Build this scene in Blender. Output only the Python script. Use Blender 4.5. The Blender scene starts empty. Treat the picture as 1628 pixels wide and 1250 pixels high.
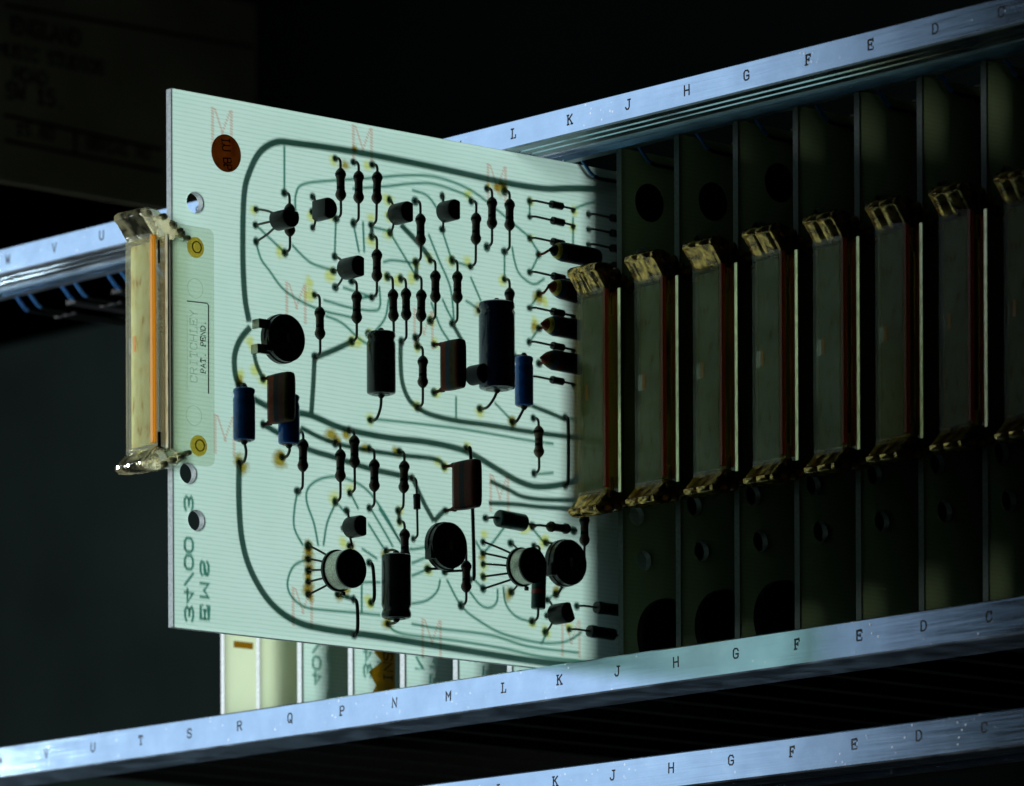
import bpy, math, random
import numpy as np
from mathutils import Matrix, Vector
random.seed(7)
MM = 0.001
scene = bpy.context.scene

# ------------------------------------------------------------------ camera
S = 18.8                                   # slot pitch in mm
CAM = np.array([45.315449, -47.422019, -8.959215]) * S
YAW, ROLL, FPX, CX, CY = 0.84246, -0.0042027, 9497.9, 818.506, 2285.34
_right = np.array([math.cos(YAW), math.sin(YAW), 0.0])
FWD = np.array([-math.sin(YAW), math.cos(YAW), 0.0])
_up = np.array([0, 0, 1.0])
RGT = _right * math.cos(ROLL) + _up * math.sin(ROLL)
UPV = -_right * math.sin(ROLL) + _up * math.cos(ROLL)
cd = bpy.data.cameras.new("camera")
cam = bpy.data.objects.new("camera", cd)
scene.collection.objects.link(cam)
m = Matrix.Identity(4)
for i in range(3):
    m[i][0], m[i][1], m[i][2], m[i][3] = RGT[i], UPV[i], -FWD[i], CAM[i] * MM
cam.matrix_world = m
cd.sensor_fit = 'HORIZONTAL'
cd.sensor_width = 36
cd.lens = FPX / 1628 * 36
cd.shift_x = -(CX - 814) / 1628
cd.shift_y = (CY - 625) / 1628
cd.clip_start = 0.05
cd.clip_end = 20
cd.dof.use_dof = True
cd.dof.focus_distance = float(np.dot(np.array([-148, -45, 60]) - CAM, FWD)) * MM
cd.dof.aperture_fstop = 32
scene.camera = cam

# ------------------------------------------------------------------ world
w = bpy.data.worlds.new("World")
scene.world = w
w.use_nodes = True
bg = w.node_tree.nodes["Background"]
bg.inputs[0].default_value = (0.5, 0.75, 0.9, 1)
bg.inputs[1].default_value = 0.004
scene.view_settings.view_transform = 'Standard'
scene.view_settings.look = 'None'
scene.view_settings.exposure = 0.0
scene.view_settings.gamma = 1.0
scene.render.engine = 'CYCLES'
scene.cycles.use_denoising = True
scene.cycles.max_bounces = 12
scene.cycles.transparent_max_bounces = 24
scene.cycles.caustics_refractive = True
scene.cycles.caustics_reflective = True

# ------------------------------------------------------------------ lamps
def area(name, loc, target, size, size_y, power, color):
    ld = bpy.data.lights.new(name, 'AREA')
    ld.shape = 'RECTANGLE'
    ld.size, ld.size_y = size * MM, size_y * MM
    ld.energy = power
    ld.color = color
    o = bpy.data.objects.new(name, ld)
    scene.collection.objects.link(o)
    o.location = Vector(loc) * MM
    d = (Vector(target) - Vector(loc)).normalized()
    o.rotation_euler = d.to_track_quat('-Z', 'Y').to_euler()
    return o
area("lamp_behind_board", (-1100, -325, 85), (-150, -30, 62), 250, 380, 28, (0.93, 1.0, 0.98))
area("lamp_front_left", (-850, -552, 205), (-170, 0, 55), 345, 400, 0.053, (0.64, 0.79, 1.0)).data.spread = math.radians(60)

# ------------------------------------------------------------------ materials
def mat(name):
    mt = bpy.data.materials.new(name)
    mt.use_nodes = True
    nt = mt.node_tree
    nt.nodes.clear()
    out = nt.nodes.new('ShaderNodeOutputMaterial')
    return mt, nt, out
def N(nt, t, **kw):
    n = nt.nodes.new(t)
    for k, v in kw.items():
        if k in n.inputs.keys(): n.inputs[k].default_value = v
        else: setattr(n, k, v)
    return n
def objco(nt, scale=1000.0, sx=1, sy=1, sz=1):
    tc = N(nt, 'ShaderNodeTexCoord')
    mp = N(nt, 'ShaderNodeMapping')
    mp.inputs['Scale'].default_value = (scale * sx, scale * sy, scale * sz)
    nt.links.new(tc.outputs['Object'], mp.inputs['Vector'])
    return mp.outputs['Vector']
def ramp(nt, src, stops):
    r = N(nt, 'ShaderNodeValToRGB')
    el = r.color_ramp.elements
    while len(el) < len(stops): el.new(0.5)
    for e, (p, c) in zip(el, stops):
        e.position = p
        e.color = (*c, 1) if len(c) == 3 else c
    nt.links.new(src, r.inputs[0])
    return r.outputs['Color']
def bump(nt, h, strength, dist=0.0001):
    b = N(nt, 'ShaderNodeBump')
    b.inputs['Strength'].default_value = strength
    b.inputs['Distance'].default_value = dist
    nt.links.new(h, b.inputs['Height'])
    return b.outputs['Normal']
def pbr(name, col, rough=0.5, metal=0.0, spec=0.5, nscale=None, namp=0.25, bmp=0.0, **kw):
    mt, nt, out = mat(name)
    p = N(nt, 'ShaderNodeBsdfPrincipled')
    p.inputs['Base Color'].default_value = (*col, 1)
    p.inputs['Roughness'].default_value = rough
    p.inputs['Metallic'].default_value = metal
    p.inputs['Specular IOR Level'].default_value = spec
    for k, v in kw.items(): p.inputs[k.replace('_', ' ')].default_value = v
    if nscale:
        tx = N(nt, 'ShaderNodeTexNoise', Scale=nscale, Detail=4.0)
        nt.links.new(objco(nt), tx.inputs['Vector'])
        lo = tuple(c * (1 - namp) for c in col)
        hi = tuple(min(1, c * (1 + namp)) for c in col)
        nt.links.new(ramp(nt, tx.outputs['Fac'], [(0.3, lo), (0.7, hi)]), p.inputs['Base Color'])
        rr = ramp(nt, tx.outputs['Fac'], [(0.3, (rough * 0.8,) * 3), (0.7, (min(1, rough * 1.25),) * 3)])
        nt.links.new(rr, p.inputs['Roughness'])
        if bmp: nt.links.new(bump(nt, tx.outputs['Fac'], bmp), p.inputs['Normal'])
    nt.links.new(p.outputs[0], out.inputs[0])
    return mt

def board_sheet(name='laminate_face', level=1.0, tint=(1,1,1)):
    """glass-fibre laminate: scatters light coming from behind; fine horizontal weave"""
    mt, nt, out = mat(name)
    co = objco(nt)
    sep = N(nt, 'ShaderNodeSeparateXYZ'); nt.links.new(co, sep.inputs[0])
    big = N(nt, 'ShaderNodeTexNoise', Scale=0.035, Detail=3.0); nt.links.new(co, big.inputs['Vector'])
    fine = N(nt, 'ShaderNodeTexNoise', Scale=1.3, Detail=3.0)
    mp = N(nt, 'ShaderNodeMapping'); mp.inputs['Scale'].default_value = (1, 0.25, 2.4)
    nt.links.new(co, mp.inputs['Vector']); nt.links.new(mp.outputs[0], fine.inputs['Vector'])
    wob = N(nt, 'ShaderNodeTexNoise', Scale=0.09, Detail=2.0); nt.links.new(co, wob.inputs['Vector'])
    a = N(nt, 'ShaderNodeMath', operation='MULTIPLY_ADD'); nt.links.new(wob.outputs['Fac'], a.inputs[0])
    a.inputs[1].default_value = 0.5
    nt.links.new(sep.outputs['Z'], a.inputs[2])
    m1 = N(nt, 'ShaderNodeMath', operation='MULTIPLY'); nt.links.new(a.outputs[0], m1.inputs[0]); m1.inputs[1].default_value = 2 * math.pi / 0.93
    s = N(nt, 'ShaderNodeMath', operation='SINE'); nt.links.new(m1.outputs[0], s.inputs[0])
    pw = N(nt, 'ShaderNodeMapRange'); nt.links.new(s.outputs[0], pw.inputs[0])
    pw.inputs[1].default_value = 0.1; pw.inputs[2].default_value = 1.0; pw.inputs[3].default_value = 0.0; pw.inputs[4].default_value = 1.0
    # line strength patchy
    ls = N(nt, 'ShaderNodeMath', operation='MULTIPLY'); nt.links.new(pw.outputs[0], ls.inputs[0]); nt.links.new(fine.outputs['Fac'], ls.inputs[1])
    k_ = [level*t for t in tint]
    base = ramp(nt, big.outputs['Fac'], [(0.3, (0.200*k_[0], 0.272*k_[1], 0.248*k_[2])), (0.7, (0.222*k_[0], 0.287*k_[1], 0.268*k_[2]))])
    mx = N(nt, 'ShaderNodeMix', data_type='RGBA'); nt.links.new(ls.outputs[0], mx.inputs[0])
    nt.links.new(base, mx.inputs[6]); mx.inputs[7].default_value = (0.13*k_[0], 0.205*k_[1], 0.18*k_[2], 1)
    tr = N(nt, 'ShaderNodeBsdfTranslucent'); nt.links.new(mx.outputs[2], tr.inputs[0])
    df = N(nt, 'ShaderNodeBsdfDiffuse'); df.inputs[0].default_value = (0.22*k_[0], 0.32*k_[1], 0.26*k_[2], 1)
    ms = N(nt, 'ShaderNodeMixShader'); ms.inputs[0].default_value = 0.16
    nt.links.new(tr.outputs[0], ms.inputs[1]); nt.links.new(df.outputs[0], ms.inputs[2])
    gl = N(nt, 'ShaderNodeBsdfGlossy'); gl.inputs['Roughness'].default_value = 0.3
    bn = bump(nt, ls.outputs[0], 0.35, 0.00008)
    for n_ in (gl,): nt.links.new(bn, n_.inputs['Normal'])
    fr = N(nt, 'ShaderNodeFresnel'); fr.inputs[0].default_value = 1.4
    m2 = N(nt, 'ShaderNodeMixShader'); nt.links.new(fr.outputs[0], m2.inputs[0])
    nt.links.new(ms.outputs[0], m2.inputs[1]); nt.links.new(gl.outputs[0], m2.inputs[2])
    nt.links.new(m2.outputs[0], out.inputs[0])
    return mt
def skin(nt, ior):
    """fresnel that treats both faces of an unrefracted clear sheet alike"""
    fr = N(nt, 'ShaderNodeFresnel'); ge = N(nt, 'ShaderNodeNewGeometry'); mr = N(nt, 'ShaderNodeMapRange')
    mr.inputs[3].default_value = ior; mr.inputs[4].default_value = 1/ior
    nt.links.new(ge.outputs['Backfacing'], mr.inputs[0]); nt.links.new(mr.outputs[0], fr.inputs[0])
    return fr
def clear(name, tint, rough=0.12, diff=0.0, dcol=(0.8, 0.8, 0.7), streak=False, fres=1.49):
    """clear sheet plastic: tinted see-through with a glossy skin, a little milky"""
    mt, nt, out = mat(name)
    t = N(nt, 'ShaderNodeBsdfTransparent'); t.inputs[0].default_value = (*tint, 1)
    g = N(nt, 'ShaderNodeBsdfGlossy'); g.inputs['Roughness'].default_value = rough
    fr = skin(nt, fres)
    last = t.outputs[0]
    if diff:
        d = N(nt, 'ShaderNodeBsdfDiffuse'); d.inputs[0].default_value = (*dcol, 1)
        l = N(nt, 'ShaderNodeBsdfTranslucent'); l.inputs[0].default_value = (*dcol, 1)
        a = N(nt, 'ShaderNodeMixShader'); a.inputs[0].default_value = 0.5
        nt.links.new(d.outputs[0], a.inputs[1]); nt.links.new(l.outputs[0], a.inputs[2])
        b = N(nt, 'ShaderNodeMixShader'); b.inputs[0].default_value = diff
        nt.links.new(last, b.inputs[1]); nt.links.new(a.outputs[0], b.inputs[2])
        if streak:
            tx = N(nt, 'ShaderNodeTexNoise', Scale=1.0, Detail=5.0)
            nt.links.new(objco(nt, sz=0.12, sx=1.2, sy=1.2), tx.inputs['Vector'])
            nt.links.new(ramp(nt, tx.outputs['Fac'], [(0.3, tuple(c * 0.45 for c in dcol)), (0.5, dcol), (0.72, tuple(min(1, c * 1.3) for c in dcol))]), d.inputs[0])
            nt.links.new(ramp(nt, tx.outputs['Fac'], [(0.3, tuple(c * f for c, f in zip(dcol, (0.6, 0.5, 0.25)))), (0.5, dcol), (0.72, tuple(min(1, c * 1.2) for c in dcol))]), l.inputs[0])
        last = b.outputs[0]
    ms = N(nt, 'ShaderNodeMixShader')
    nt.links.new(fr.outputs[0], ms.inputs[0]); nt.links.new(last, ms.inputs[1]); nt.links.new(g.outputs[0], ms.inputs[2])
    nt.links.new(ms.outputs[0], out.inputs[0])
    return mt
def glass(name, col, rough=0.05, ior=1.5, ns=0.6, nb=0.5, milk=None):
    mt, nt, out = mat(name)
    g = N(nt, 'ShaderNodeBsdfGlass'); g.inputs[0].default_value = (*col, 1)
    g.inputs['Roughness'].default_value = rough; g.inputs['IOR'].default_value = ior
    tx = N(nt, 'ShaderNodeTexNoise', Scale=ns, Detail=3.0); nt.links.new(objco(nt), tx.inputs['Vector'])
    nt.links.new(bump(nt, tx.outputs['Fac'], nb, 0.0004), g.inputs['Normal'])
    if milk:
        d = N(nt, 'ShaderNodeBsdfTranslucent'); d.inputs[0].default_value = (*milk, 1)
        ms = N(nt, 'ShaderNodeMixShader'); nt.links.new(ramp(nt, tx.outputs['Fac'], [(0.42, (0.04,)*3), (0.62, (0.30,)*3)]), ms.inputs[0])
        nt.links.new(g.outputs[0], ms.inputs[1]); nt.links.new(d.outputs[0], ms.inputs[2]); nt.links.new(ms.outputs[0], out.inputs[0])
        return mt
    nt.links.new(g.outputs[0], out.inputs[0])
    return mt
def aluminium():
    mt, nt, out = mat('brushed_aluminium')
    p = N(nt, 'ShaderNodeBsdfAnisotropic', distribution='BECKMANN')
    co = objco(nt)
    st = N(nt, 'ShaderNodeTexNoise', Scale=1.0, Detail=4.0)
    mp = N(nt, 'ShaderNodeMapping'); mp.inputs['Scale'].default_value = (0.05, 3.0, 3.0)
    nt.links.new(co, mp.inputs['Vector']); nt.links.new(mp.outputs[0], st.inputs['Vector'])
    blot = N(nt, 'ShaderNodeTexNoise', Scale=0.12, Detail=5.0); nt.links.new(co, blot.inputs['Vector'])
    sp = N(nt, 'ShaderNodeTexVoronoi', Scale=0.5); nt.links.new(co, sp.inputs['Vector'])
    sprd = N(nt, 'ShaderNodeTexNoise', Scale=0.07, Detail=1.0); nt.links.new(co, sprd.inputs['Vector'])
    c = ramp(nt, blot.outputs['Fac'], [(0.3, (0.44, 0.58, 0.72)), (0.6, (0.51, 0.67, 0.82)), (0.75, (0.58, 0.74, 0.88))])
    # pale specks and nicks
    spk = ramp(nt, sp.outputs['Distance'], [(0.0, (1, 1, 1)), (0.10, (1, 1, 1)), (0.16, (0, 0, 0))])
    gate = ramp(nt, sprd.outputs['Fac'], [(0.49, (0, 0, 0)), (0.58, (1, 1, 1))])
    mm = N(nt, 'ShaderNodeMath', operation='MULTIPLY'); nt.links.new(spk, mm.inputs[0]); nt.links.new(gate, mm.inputs[1])
    mx = N(nt, 'ShaderNodeMix', data_type='RGBA'); nt.links.new(mm.outputs[0], mx.inputs[0])
    nt.links.new(c, mx.inputs[6]); mx.inputs[7].default_value = (0.97, 0.98, 1, 1)
    nt.links.new(mx.outputs[2], p.inputs['Color'])
    nt.links.new(ramp(nt, st.outputs['Fac'], [(0.3, (0.14,) * 3), (0.7, (0.20,) * 3)]), p.inputs['Roughness'])
    h = N(nt, 'ShaderNodeMath', operation='MULTIPLY_ADD'); nt.links.new(mm.outputs[0], h.inputs[0]); h.inputs[1].default_value = 0.8; nt.links.new(st.outputs['Fac'], h.inputs[2])
    nt.links.new(bump(nt, h.outputs[0], 0.09, 0.00004), p.inputs['Normal'])
    d = N(nt, 'ShaderNodeBsdfDiffuse'); nt.links.new(mx.outputs[2], d.inputs[0])
    ms = N(nt, 'ShaderNodeMixShader'); ms.inputs[0].default_value = 0.03
    sc2 = N(nt, 'ShaderNodeMath', operation='MULTIPLY_ADD'); nt.links.new(mm.outputs[0], sc2.inputs[0]); sc2.inputs[1].default_value = 0.25; sc2.inputs[2].default_value = 0.03
    nt.links.new(sc2.outputs[0], ms.inputs[0])
    nt.links.new(p.outputs[0], ms.inputs[1]); nt.links.new(d.outputs[0], ms.inputs[2])
    nt.links.new(ms.outputs[0], out.inputs[0])
    return mt
def tint_decal(name, col, soft=True, fleck=3.0):
    """a stain soaked into the laminate: filters light, fades out at its rim"""
    mt, nt, out = mat(name)
    t = N(nt, 'ShaderNodeBsdfTransparent')
    if soft:
        tc = N(nt, 'ShaderNodeTexCoord')
        oi = N(nt, 'ShaderNodeObjectInfo')
        mp = N(nt, 'ShaderNodeMapping'); mp.inputs['Location'].default_value = (0, -1, -1); mp.inputs['Scale'].default_value = (0, 2, 2)
        nt.links.new(tc.outputs['Generated'], mp.inputs['Vector'])
        ln = N(nt, 'ShaderNodeVectorMath', operation='LENGTH'); nt.links.new(mp.outputs[0], ln.inputs[0])
        nz = N(nt, 'ShaderNodeTexNoise', Scale=fleck, Detail=3.0, noise_dimensions='4D')
        nt.links.new(tc.outputs['Generated'], nz.inputs['Vector'])
        sc = N(nt, 'ShaderNodeMath', operation='MULTIPLY'); nt.links.new(oi.outputs['Random'], sc.inputs[0]); sc.inputs[1].default_value = 50
        nt.links.new(sc.outputs[0], nz.inputs['W'])
        a = N(nt, 'ShaderNodeMath', operation='MULTIPLY_ADD'); nt.links.new(nz.outputs['Fac'], a.inputs[0]); a.inputs[1].default_value = 0.9
        nt.links.new(ln.outputs['Value'], a.inputs[2])
        nt.links.new(ramp(nt, a.outputs[0], [(0.58, col), (1.05 if False else 1.0, (1, 1, 1))]), t.inputs[0])
    else:
        t.inputs[0].default_value = (*col, 1)
    nt.links.new(t.outputs[0], out.inputs[0])
    return mt

def tlucent(name, col, f=0.5, rough=0.3, spec=1.45, nscale=None):
    mt, nt, out = mat(name)
    d = N(nt, 'ShaderNodeBsdfDiffuse'); l = N(nt, 'ShaderNodeBsdfTranslucent')
    d.inputs[0].default_value = (*col, 1); l.inputs[0].default_value = (*col, 1)
    if nscale:
        tx = N(nt, 'ShaderNodeTexNoise', Scale=nscale, Detail=4.0); nt.links.new(objco(nt), tx.inputs['Vector'])
        cr = ramp(nt, tx.outputs['Fac'], [(0.3, tuple(c*0.75 for c in col)), (0.7, tuple(min(1,c*1.2) for c in col))])
        nt.links.new(cr, d.inputs[0]); nt.links.new(cr, l.inputs[0])
    ms = N(nt, 'ShaderNodeMixShader'); ms.inputs[0].default_value = f
    nt.links.new(d.outputs[0], ms.inputs[1]); nt.links.new(l.outputs[0], ms.inputs[2])
    g = N(nt, 'ShaderNodeBsdfGlossy'); g.inputs['Roughness'].default_value = rough
    fr = N(nt, 'ShaderNodeFresnel'); fr.inputs[0].default_value = spec
    m2 = N(nt, 'ShaderNodeMixShader'); nt.links.new(fr.outputs[0], m2.inputs[0]); nt.links.new(ms.outputs[0], m2.inputs[1]); nt.links.new(g.outputs[0], m2.inputs[2])
    nt.links.new(m2.outputs[0], out.inputs[0])
    return mt
M = {}
M['sheet'] = board_sheet()
M['sheet2'] = board_sheet('shaded_laminate_face', 0.27, (1.1, 1.0, 0.55))  # face copy darkened: shade of the right-hand slots put into its colour
M['edge2'] = tlucent('shaded_laminate_edge', (0.07, 0.10, 0.09), 0.3, 0.4, 1.35, nscale=1.2)  # edge copy darkened likewise for the shaded boards
M['back'] = clear('laminate_back', (0.97, 1.0, 0.98), rough=0.35)
M['edge'] = tlucent('laminate_edge', (0.42, 0.48, 0.52), 0.3, 0.3, 1.5, nscale=1.2)
M['alu'] = aluminium()
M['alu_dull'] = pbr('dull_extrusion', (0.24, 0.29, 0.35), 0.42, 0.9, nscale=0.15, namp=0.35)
M['ink'] = pbr('stamped_ink', (0.006, 0.007, 0.010), 0.8, spec=0.1, nscale=3.0, namp=0.5)
M['dark'] = pbr('black_anodised', (0.006, 0.008, 0.011), 0.6, spec=0.15, nscale=0.3)
def copper():
    mt, nt, out = mat('etched_copper')
    p = N(nt, 'ShaderNodeBsdfPrincipled', Metallic=0.6, Roughness=0.4)
    p.inputs['Base Color'].default_value = (0.25, 0.22, 0.16, 1)
    t = N(nt, 'ShaderNodeBsdfTransparent'); t.inputs[0].default_value = (0.0, 0.85, 0.74, 1)  # teal let through stands in for light scattered into the track shadow
    ms = N(nt, 'ShaderNodeMixShader'); ms.inputs[0].default_value = 0.24
    nt.links.new(p.outputs[0], ms.inputs[1]); nt.links.new(t.outputs[0], ms.inputs[2]); nt.links.new(ms.outputs[0], out.inputs[0])
    return mt
M_SOLID = pbr('opaque_blocker', (0.20, 0.17, 0.11), 0.45, 0.7)  # for the sheets added to stop light behind the other boards
def copper_thin():
    mt, nt, out = mat('etched_copper_thin')
    p = N(nt, 'ShaderNodeBsdfPrincipled', Metallic=0.6, Roughness=0.4)
    p.inputs['Base Color'].default_value = (0.25, 0.22, 0.16, 1)
    t = N(nt, 'ShaderNodeBsdfTransparent'); t.inputs[0].default_value = (0.35, 0.85, 0.75, 1)  # paler teal, again standing in for scattered light
    ms = N(nt, 'ShaderNodeMixShader'); ms.inputs[0].default_value = 0.55
    nt.links.new(p.outputs[0], ms.inputs[1]); nt.links.new(t.outputs[0], ms.inputs[2]); nt.links.new(ms.outputs[0], out.inputs[0])
    return mt
M['copper'] = copper()
M['copper2'] = copper_thin()
M['tin'] = pbr('tinned_wire', (0.10, 0.095, 0.085), 0.4, 1.0)
M['solder'] = tlucent('solder_in_hole', (0.22, 0.42, 0.36), 0.7, 0.3, 1.4)
M['sticker'] = tlucent('brown_sticker', (0.50, 0.20, 0.06), 0.8, 0.4, 1.3, nscale=0.5)
M['body'] = pbr('resistor_olive', (0.050, 0.036, 0.014), 0.45, nscale=0.8)
M['body2'] = pbr('resistor_brown', (0.060, 0.020, 0.012), 0.45, nscale=0.8)
M['body3'] = pbr('resistor_tan', (0.17, 0.10, 0.045), 0.45, nscale=0.8)
M['black'] = pbr('black_plastic', (0.006, 0.008, 0.008), 0.33, spec=0.35, nscale=1.5, bmp=0.1)
M['blacks'] = pbr('black_sleeve', (0.010, 0.011, 0.011), 0.22, nscale=0.5)
M['blue'] = pbr('blue_sleeve', (0.01, 0.10, 0.42), 0.2, nscale=0.6)
M['navy'] = pbr('navy_sleeve', (0.008, 0.018, 0.06), 0.18, nscale=0.5)
M['white'] = pbr('white_print', (0.55, 0.7, 0.8), 0.5)
M['teal'] = pbr('teal_lacquer', (0.006, 0.045, 0.042), 0.3, spec=0.3, nscale=0.7)
M['red'] = pbr('red_band', (0.30, 0.02, 0.015), 0.4)
M['band_y'] = pbr('yellow_band', (0.55, 0.42, 0.05), 0.35, nscale=0.8)
M['band_b'] = pbr('slate_band', (0.03, 0.05, 0.08), 0.45, spec=0.08, nscale=0.8)
M['band_r'] = pbr('rust_band', (0.20, 0.035, 0.012), 0.45, spec=0.08, nscale=0.8)
M['band_d'] = pbr('dull_band', (0.07, 0.02, 0.012), 0.4)
M['band_k'] = pbr('dark_band', (0.010, 0.010, 0.014), 0.45, spec=0.08)
M['band_o'] = pbr('olive_band', (0.06, 0.045, 0.004), 0.45, spec=0.08, nscale=0.8)
M['cap_brown'] = pbr('brown_lacquer', (0.085, 0.015, 0.007), 0.45, spec=0.08, nscale=0.5)
M['can'] = pbr('nickel_can', (0.50, 0.50, 0.42), 0.38, 1.0, nscale=2.5, namp=0.35, bmp=0.3)
M['tab'] = pbr('brass_tab', (0.36, 0.35, 0.26), 0.4, 1.0, nscale=1.0)
M['brassrivet'] = clear('amber_rivet', (0.93, 0.78, 0.36), 0.08, 0.05, (0.9, 0.65, 0.1))
M['clear'] = clear('clear_plastic', (0.99, 0.985, 0.93), 0.1, 0.03, (0.75, 0.74, 0.60))
M['clear2'] = clear('aged_clear_plastic', (0.84, 0.76, 0.34), 0.1, 0.03, (0.6, 0.5, 0.2))
M['panel'] = clear('clear_window', (0.90, 0.88, 0.72), 0.15, 0.12, (0.75, 0.76, 0.6), streak=True, fres=1.3)
M['flange'] = clear('clear_flange', (0.93, 0.95, 0.89), 0.10, 0.04, (0.6, 0.66, 0.6))
M['grip'] = glass('clear_grip', (0.95, 0.97, 0.88), 0.04, ns=0.3, nb=0.18, milk=(0.95, 0.88, 0.60))
M['grip2'] = glass('amber_lit_grip', (0.80, 0.46, 0.11), 0.08, ns=0.4, nb=0.3)  # same plastic as the clear grip; amber light put into its colour
def shade_grip(mt):  # paints brown shade and gold glints over the grip glass
    nt = mt.node_tree; out = next(n for n in nt.nodes if n.type == 'OUTPUT_MATERIAL'); g = out.inputs[0].links[0].from_socket
    tx = N(nt, 'ShaderNodeTexNoise', Scale=0.45, Detail=4.0); nt.links.new(objco(nt), tx.inputs['Vector'])
    d = N(nt, 'ShaderNodeBsdfDiffuse'); nt.links.new(ramp(nt, tx.outputs['Fac'], [(0.38, (0.03, 0.012, 0.003)), (0.52, (0.14, 0.085, 0.02)), (0.66, (0.55, 0.42, 0.10))]), d.inputs[0])
    ms = N(nt, 'ShaderNodeMixShader'); nt.links.new(ramp(nt, tx.outputs['Fac'], [(0.38, (0.85,)*3), (0.62, (0.25,)*3)]), ms.inputs[0])
    nt.links.new(g, ms.inputs[1]); nt.links.new(d.outputs[0], ms.inputs[2])
    gl = N(nt, 'ShaderNodeBsdfGlossy'); gl.inputs['Roughness'].default_value = 0.12
    m2 = N(nt, 'ShaderNodeMixShader'); m2.inputs[0].default_value = 0.06
    nt.links.new(ms.outputs[0], m2.inputs[1]); nt.links.new(gl.outputs[0], m2.inputs[2]); nt.links.new(m2.outputs[0], out.inputs[0])
shade_grip(M['grip2'])
M['amber'] = clear('amber_strip', (1.0, 0.72, 0.24), 0.3, 0.45, (0.98, 0.52, 0.08))
def glow_strip():
    mt, nt, out = mat('edge_glow_strip')
    g = N(nt, 'ShaderNodeBsdfAnisotropic', distribution='BECKMANN', Roughness=0.3)
    tx = N(nt, 'ShaderNodeTexNoise', Scale=1.5, Detail=4.0); nt.links.new(objco(nt, sz=0.3), tx.inputs['Vector'])
    nt.links.new(ramp(nt, tx.outputs['Fac'], [(0.3, (0.55, 0.56, 0.28)), (0.55, (1.0, 0.98, 0.60))]), g.inputs['Color'])
    d = N(nt, 'ShaderNodeBsdfDiffuse'); d.inputs[0].default_value = (0.95, 0.97, 0.78, 1)
    ms = N(nt, 'ShaderNodeMixShader'); ms.inputs[0].default_value = 0.3
    nt.links.new(g.outputs[0], ms.inputs[1]); nt.links.new(d.outputs[0], ms.inputs[2]); nt.links.new(ms.outputs[0], out.inputs[0])
    return mt
M['glow_strip'] = glow_strip()  # pale colour imitates light piped along the board edge
M['rib'] = tlucent('clear_rib', (0.80, 0.80, 0.62), 0.5, 0.12, 1.7)
M['rib2'] = tlucent('amber_rib', (0.42, 0.22, 0.035), 0.4, 0.10, 2.2)
M['amber2'] = clear('shaded_amber_strip', (0.9, 0.30, 0.06), 0.3, 0.45, (0.62, 0.13, 0.02))  # amber strip again, weak light painted in as a dim red
M['mould'] = clear('moulded_relief', (0.82, 0.86, 0.82), 0.2)
M['olive_ink'] = pbr('moulded_lettering', (0.06, 0.10, 0.08), 0.5)
def paper(name='label_paper', k=1.0, tint=(1,1,1)):
    mt, nt, out = mat(name)
    tx = N(nt, 'ShaderNodeTexNoise', Scale=1.0, Detail=4.0); nt.links.new(objco(nt, sz=0.25, sx=.6, sy=.6), tx.inputs['Vector'])
    cr = ramp(nt, tx.outputs['Fac'], [(0.30, (0.66, 0.50, 0.18)), (0.40, (0.86, 0.84, 0.58)), (0.55, (0.92, 0.97, 0.80)), (0.75, (0.96, 0.96, 0.88))])
    mk_ = N(nt, 'ShaderNodeMix', data_type='RGBA', blend_type='MULTIPLY'); mk_.inputs[0].default_value = 1.0; mk_.inputs[7].default_value = (k*tint[0], k*tint[1], k*tint[2], 1)
    nt.links.new(cr, mk_.inputs[6]); cr = mk_.outputs[2]
    d = N(nt, 'ShaderNodeBsdfDiffuse'); l = N(nt, 'ShaderNodeBsdfTranslucent')
    nt.links.new(cr, d.inputs[0]); nt.links.new(cr, l.inputs[0])
    ms = N(nt, 'ShaderNodeMixShader'); ms.inputs[0].default_value = 0.5
    nt.links.new(d.outputs[0], ms.inputs[1]); nt.links.new(l.outputs[0], ms.inputs[2]); nt.links.new(ms.outputs[0], out.inputs[0])
    return mt
M['paper'] = paper()
M['paper2'] = paper('shaded_label_paper', 0.55, (0.85, 1.0, 0.8))  # label paper again, darkened to put shade on the right-hand handles
M['flux'] = tint_decal('flux_stain', (0.50, 0.32, 0.05))
M['flux2'] = tint_decal('flux_stain_pale', (0.96, 0.84, 0.34))
M['pink'] = tint_decal('faint_red_weave_mark', (0.98, 0.72, 0.68), soft=False)
def cream():
    mt, nt, out = mat('cream_plastic')
    tx = N(nt, 'ShaderNodeTexNoise', Scale=0.06, Detail=3.0); nt.links.new(objco(nt), tx.inputs['Vector'])
    cr = ramp(nt, tx.outputs['Fac'], [(0.3, (0.50, 0.55, 0.45)), (0.7, (0.55, 0.58, 0.49))])
    d = N(nt, 'ShaderNodeBsdfDiffuse'); l = N(nt, 'ShaderNodeBsdfTranslucent')
    nt.links.new(cr, d.inputs[0]); nt.links.new(cr, l.inputs[0])
    ms = N(nt, 'ShaderNodeMixShader'); ms.inputs[0].default_value = 0.85
    nt.links.new(d.outputs[0], ms.inputs[1]); nt.links.new(l.outputs[0], ms.inputs[2]); nt.links.new(ms.outputs[0], out.inputs[0])
    return mt
M['cream'] = cream()
M['labelamber'] = clear('amber_label', (0.75, 0.48, 0.05), 0.3, 0.35, (0.45, 0.28, 0.04))
M['wall'] = pbr('dark_wall', (0.0012, 0.0018, 0.0019), 1.0, spec=0.0, nscale=0.004, namp=0.6)
M['plate'] = pbr('dark_plate', (0.24, 0.24, 0.17), 0.8, spec=0.1, nscale=0.02, namp=0.3)
M['guide'] = pbr('blue_grey_guide', (0.05, 0.24, 0.66), 0.3, nscale=0.5)

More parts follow.
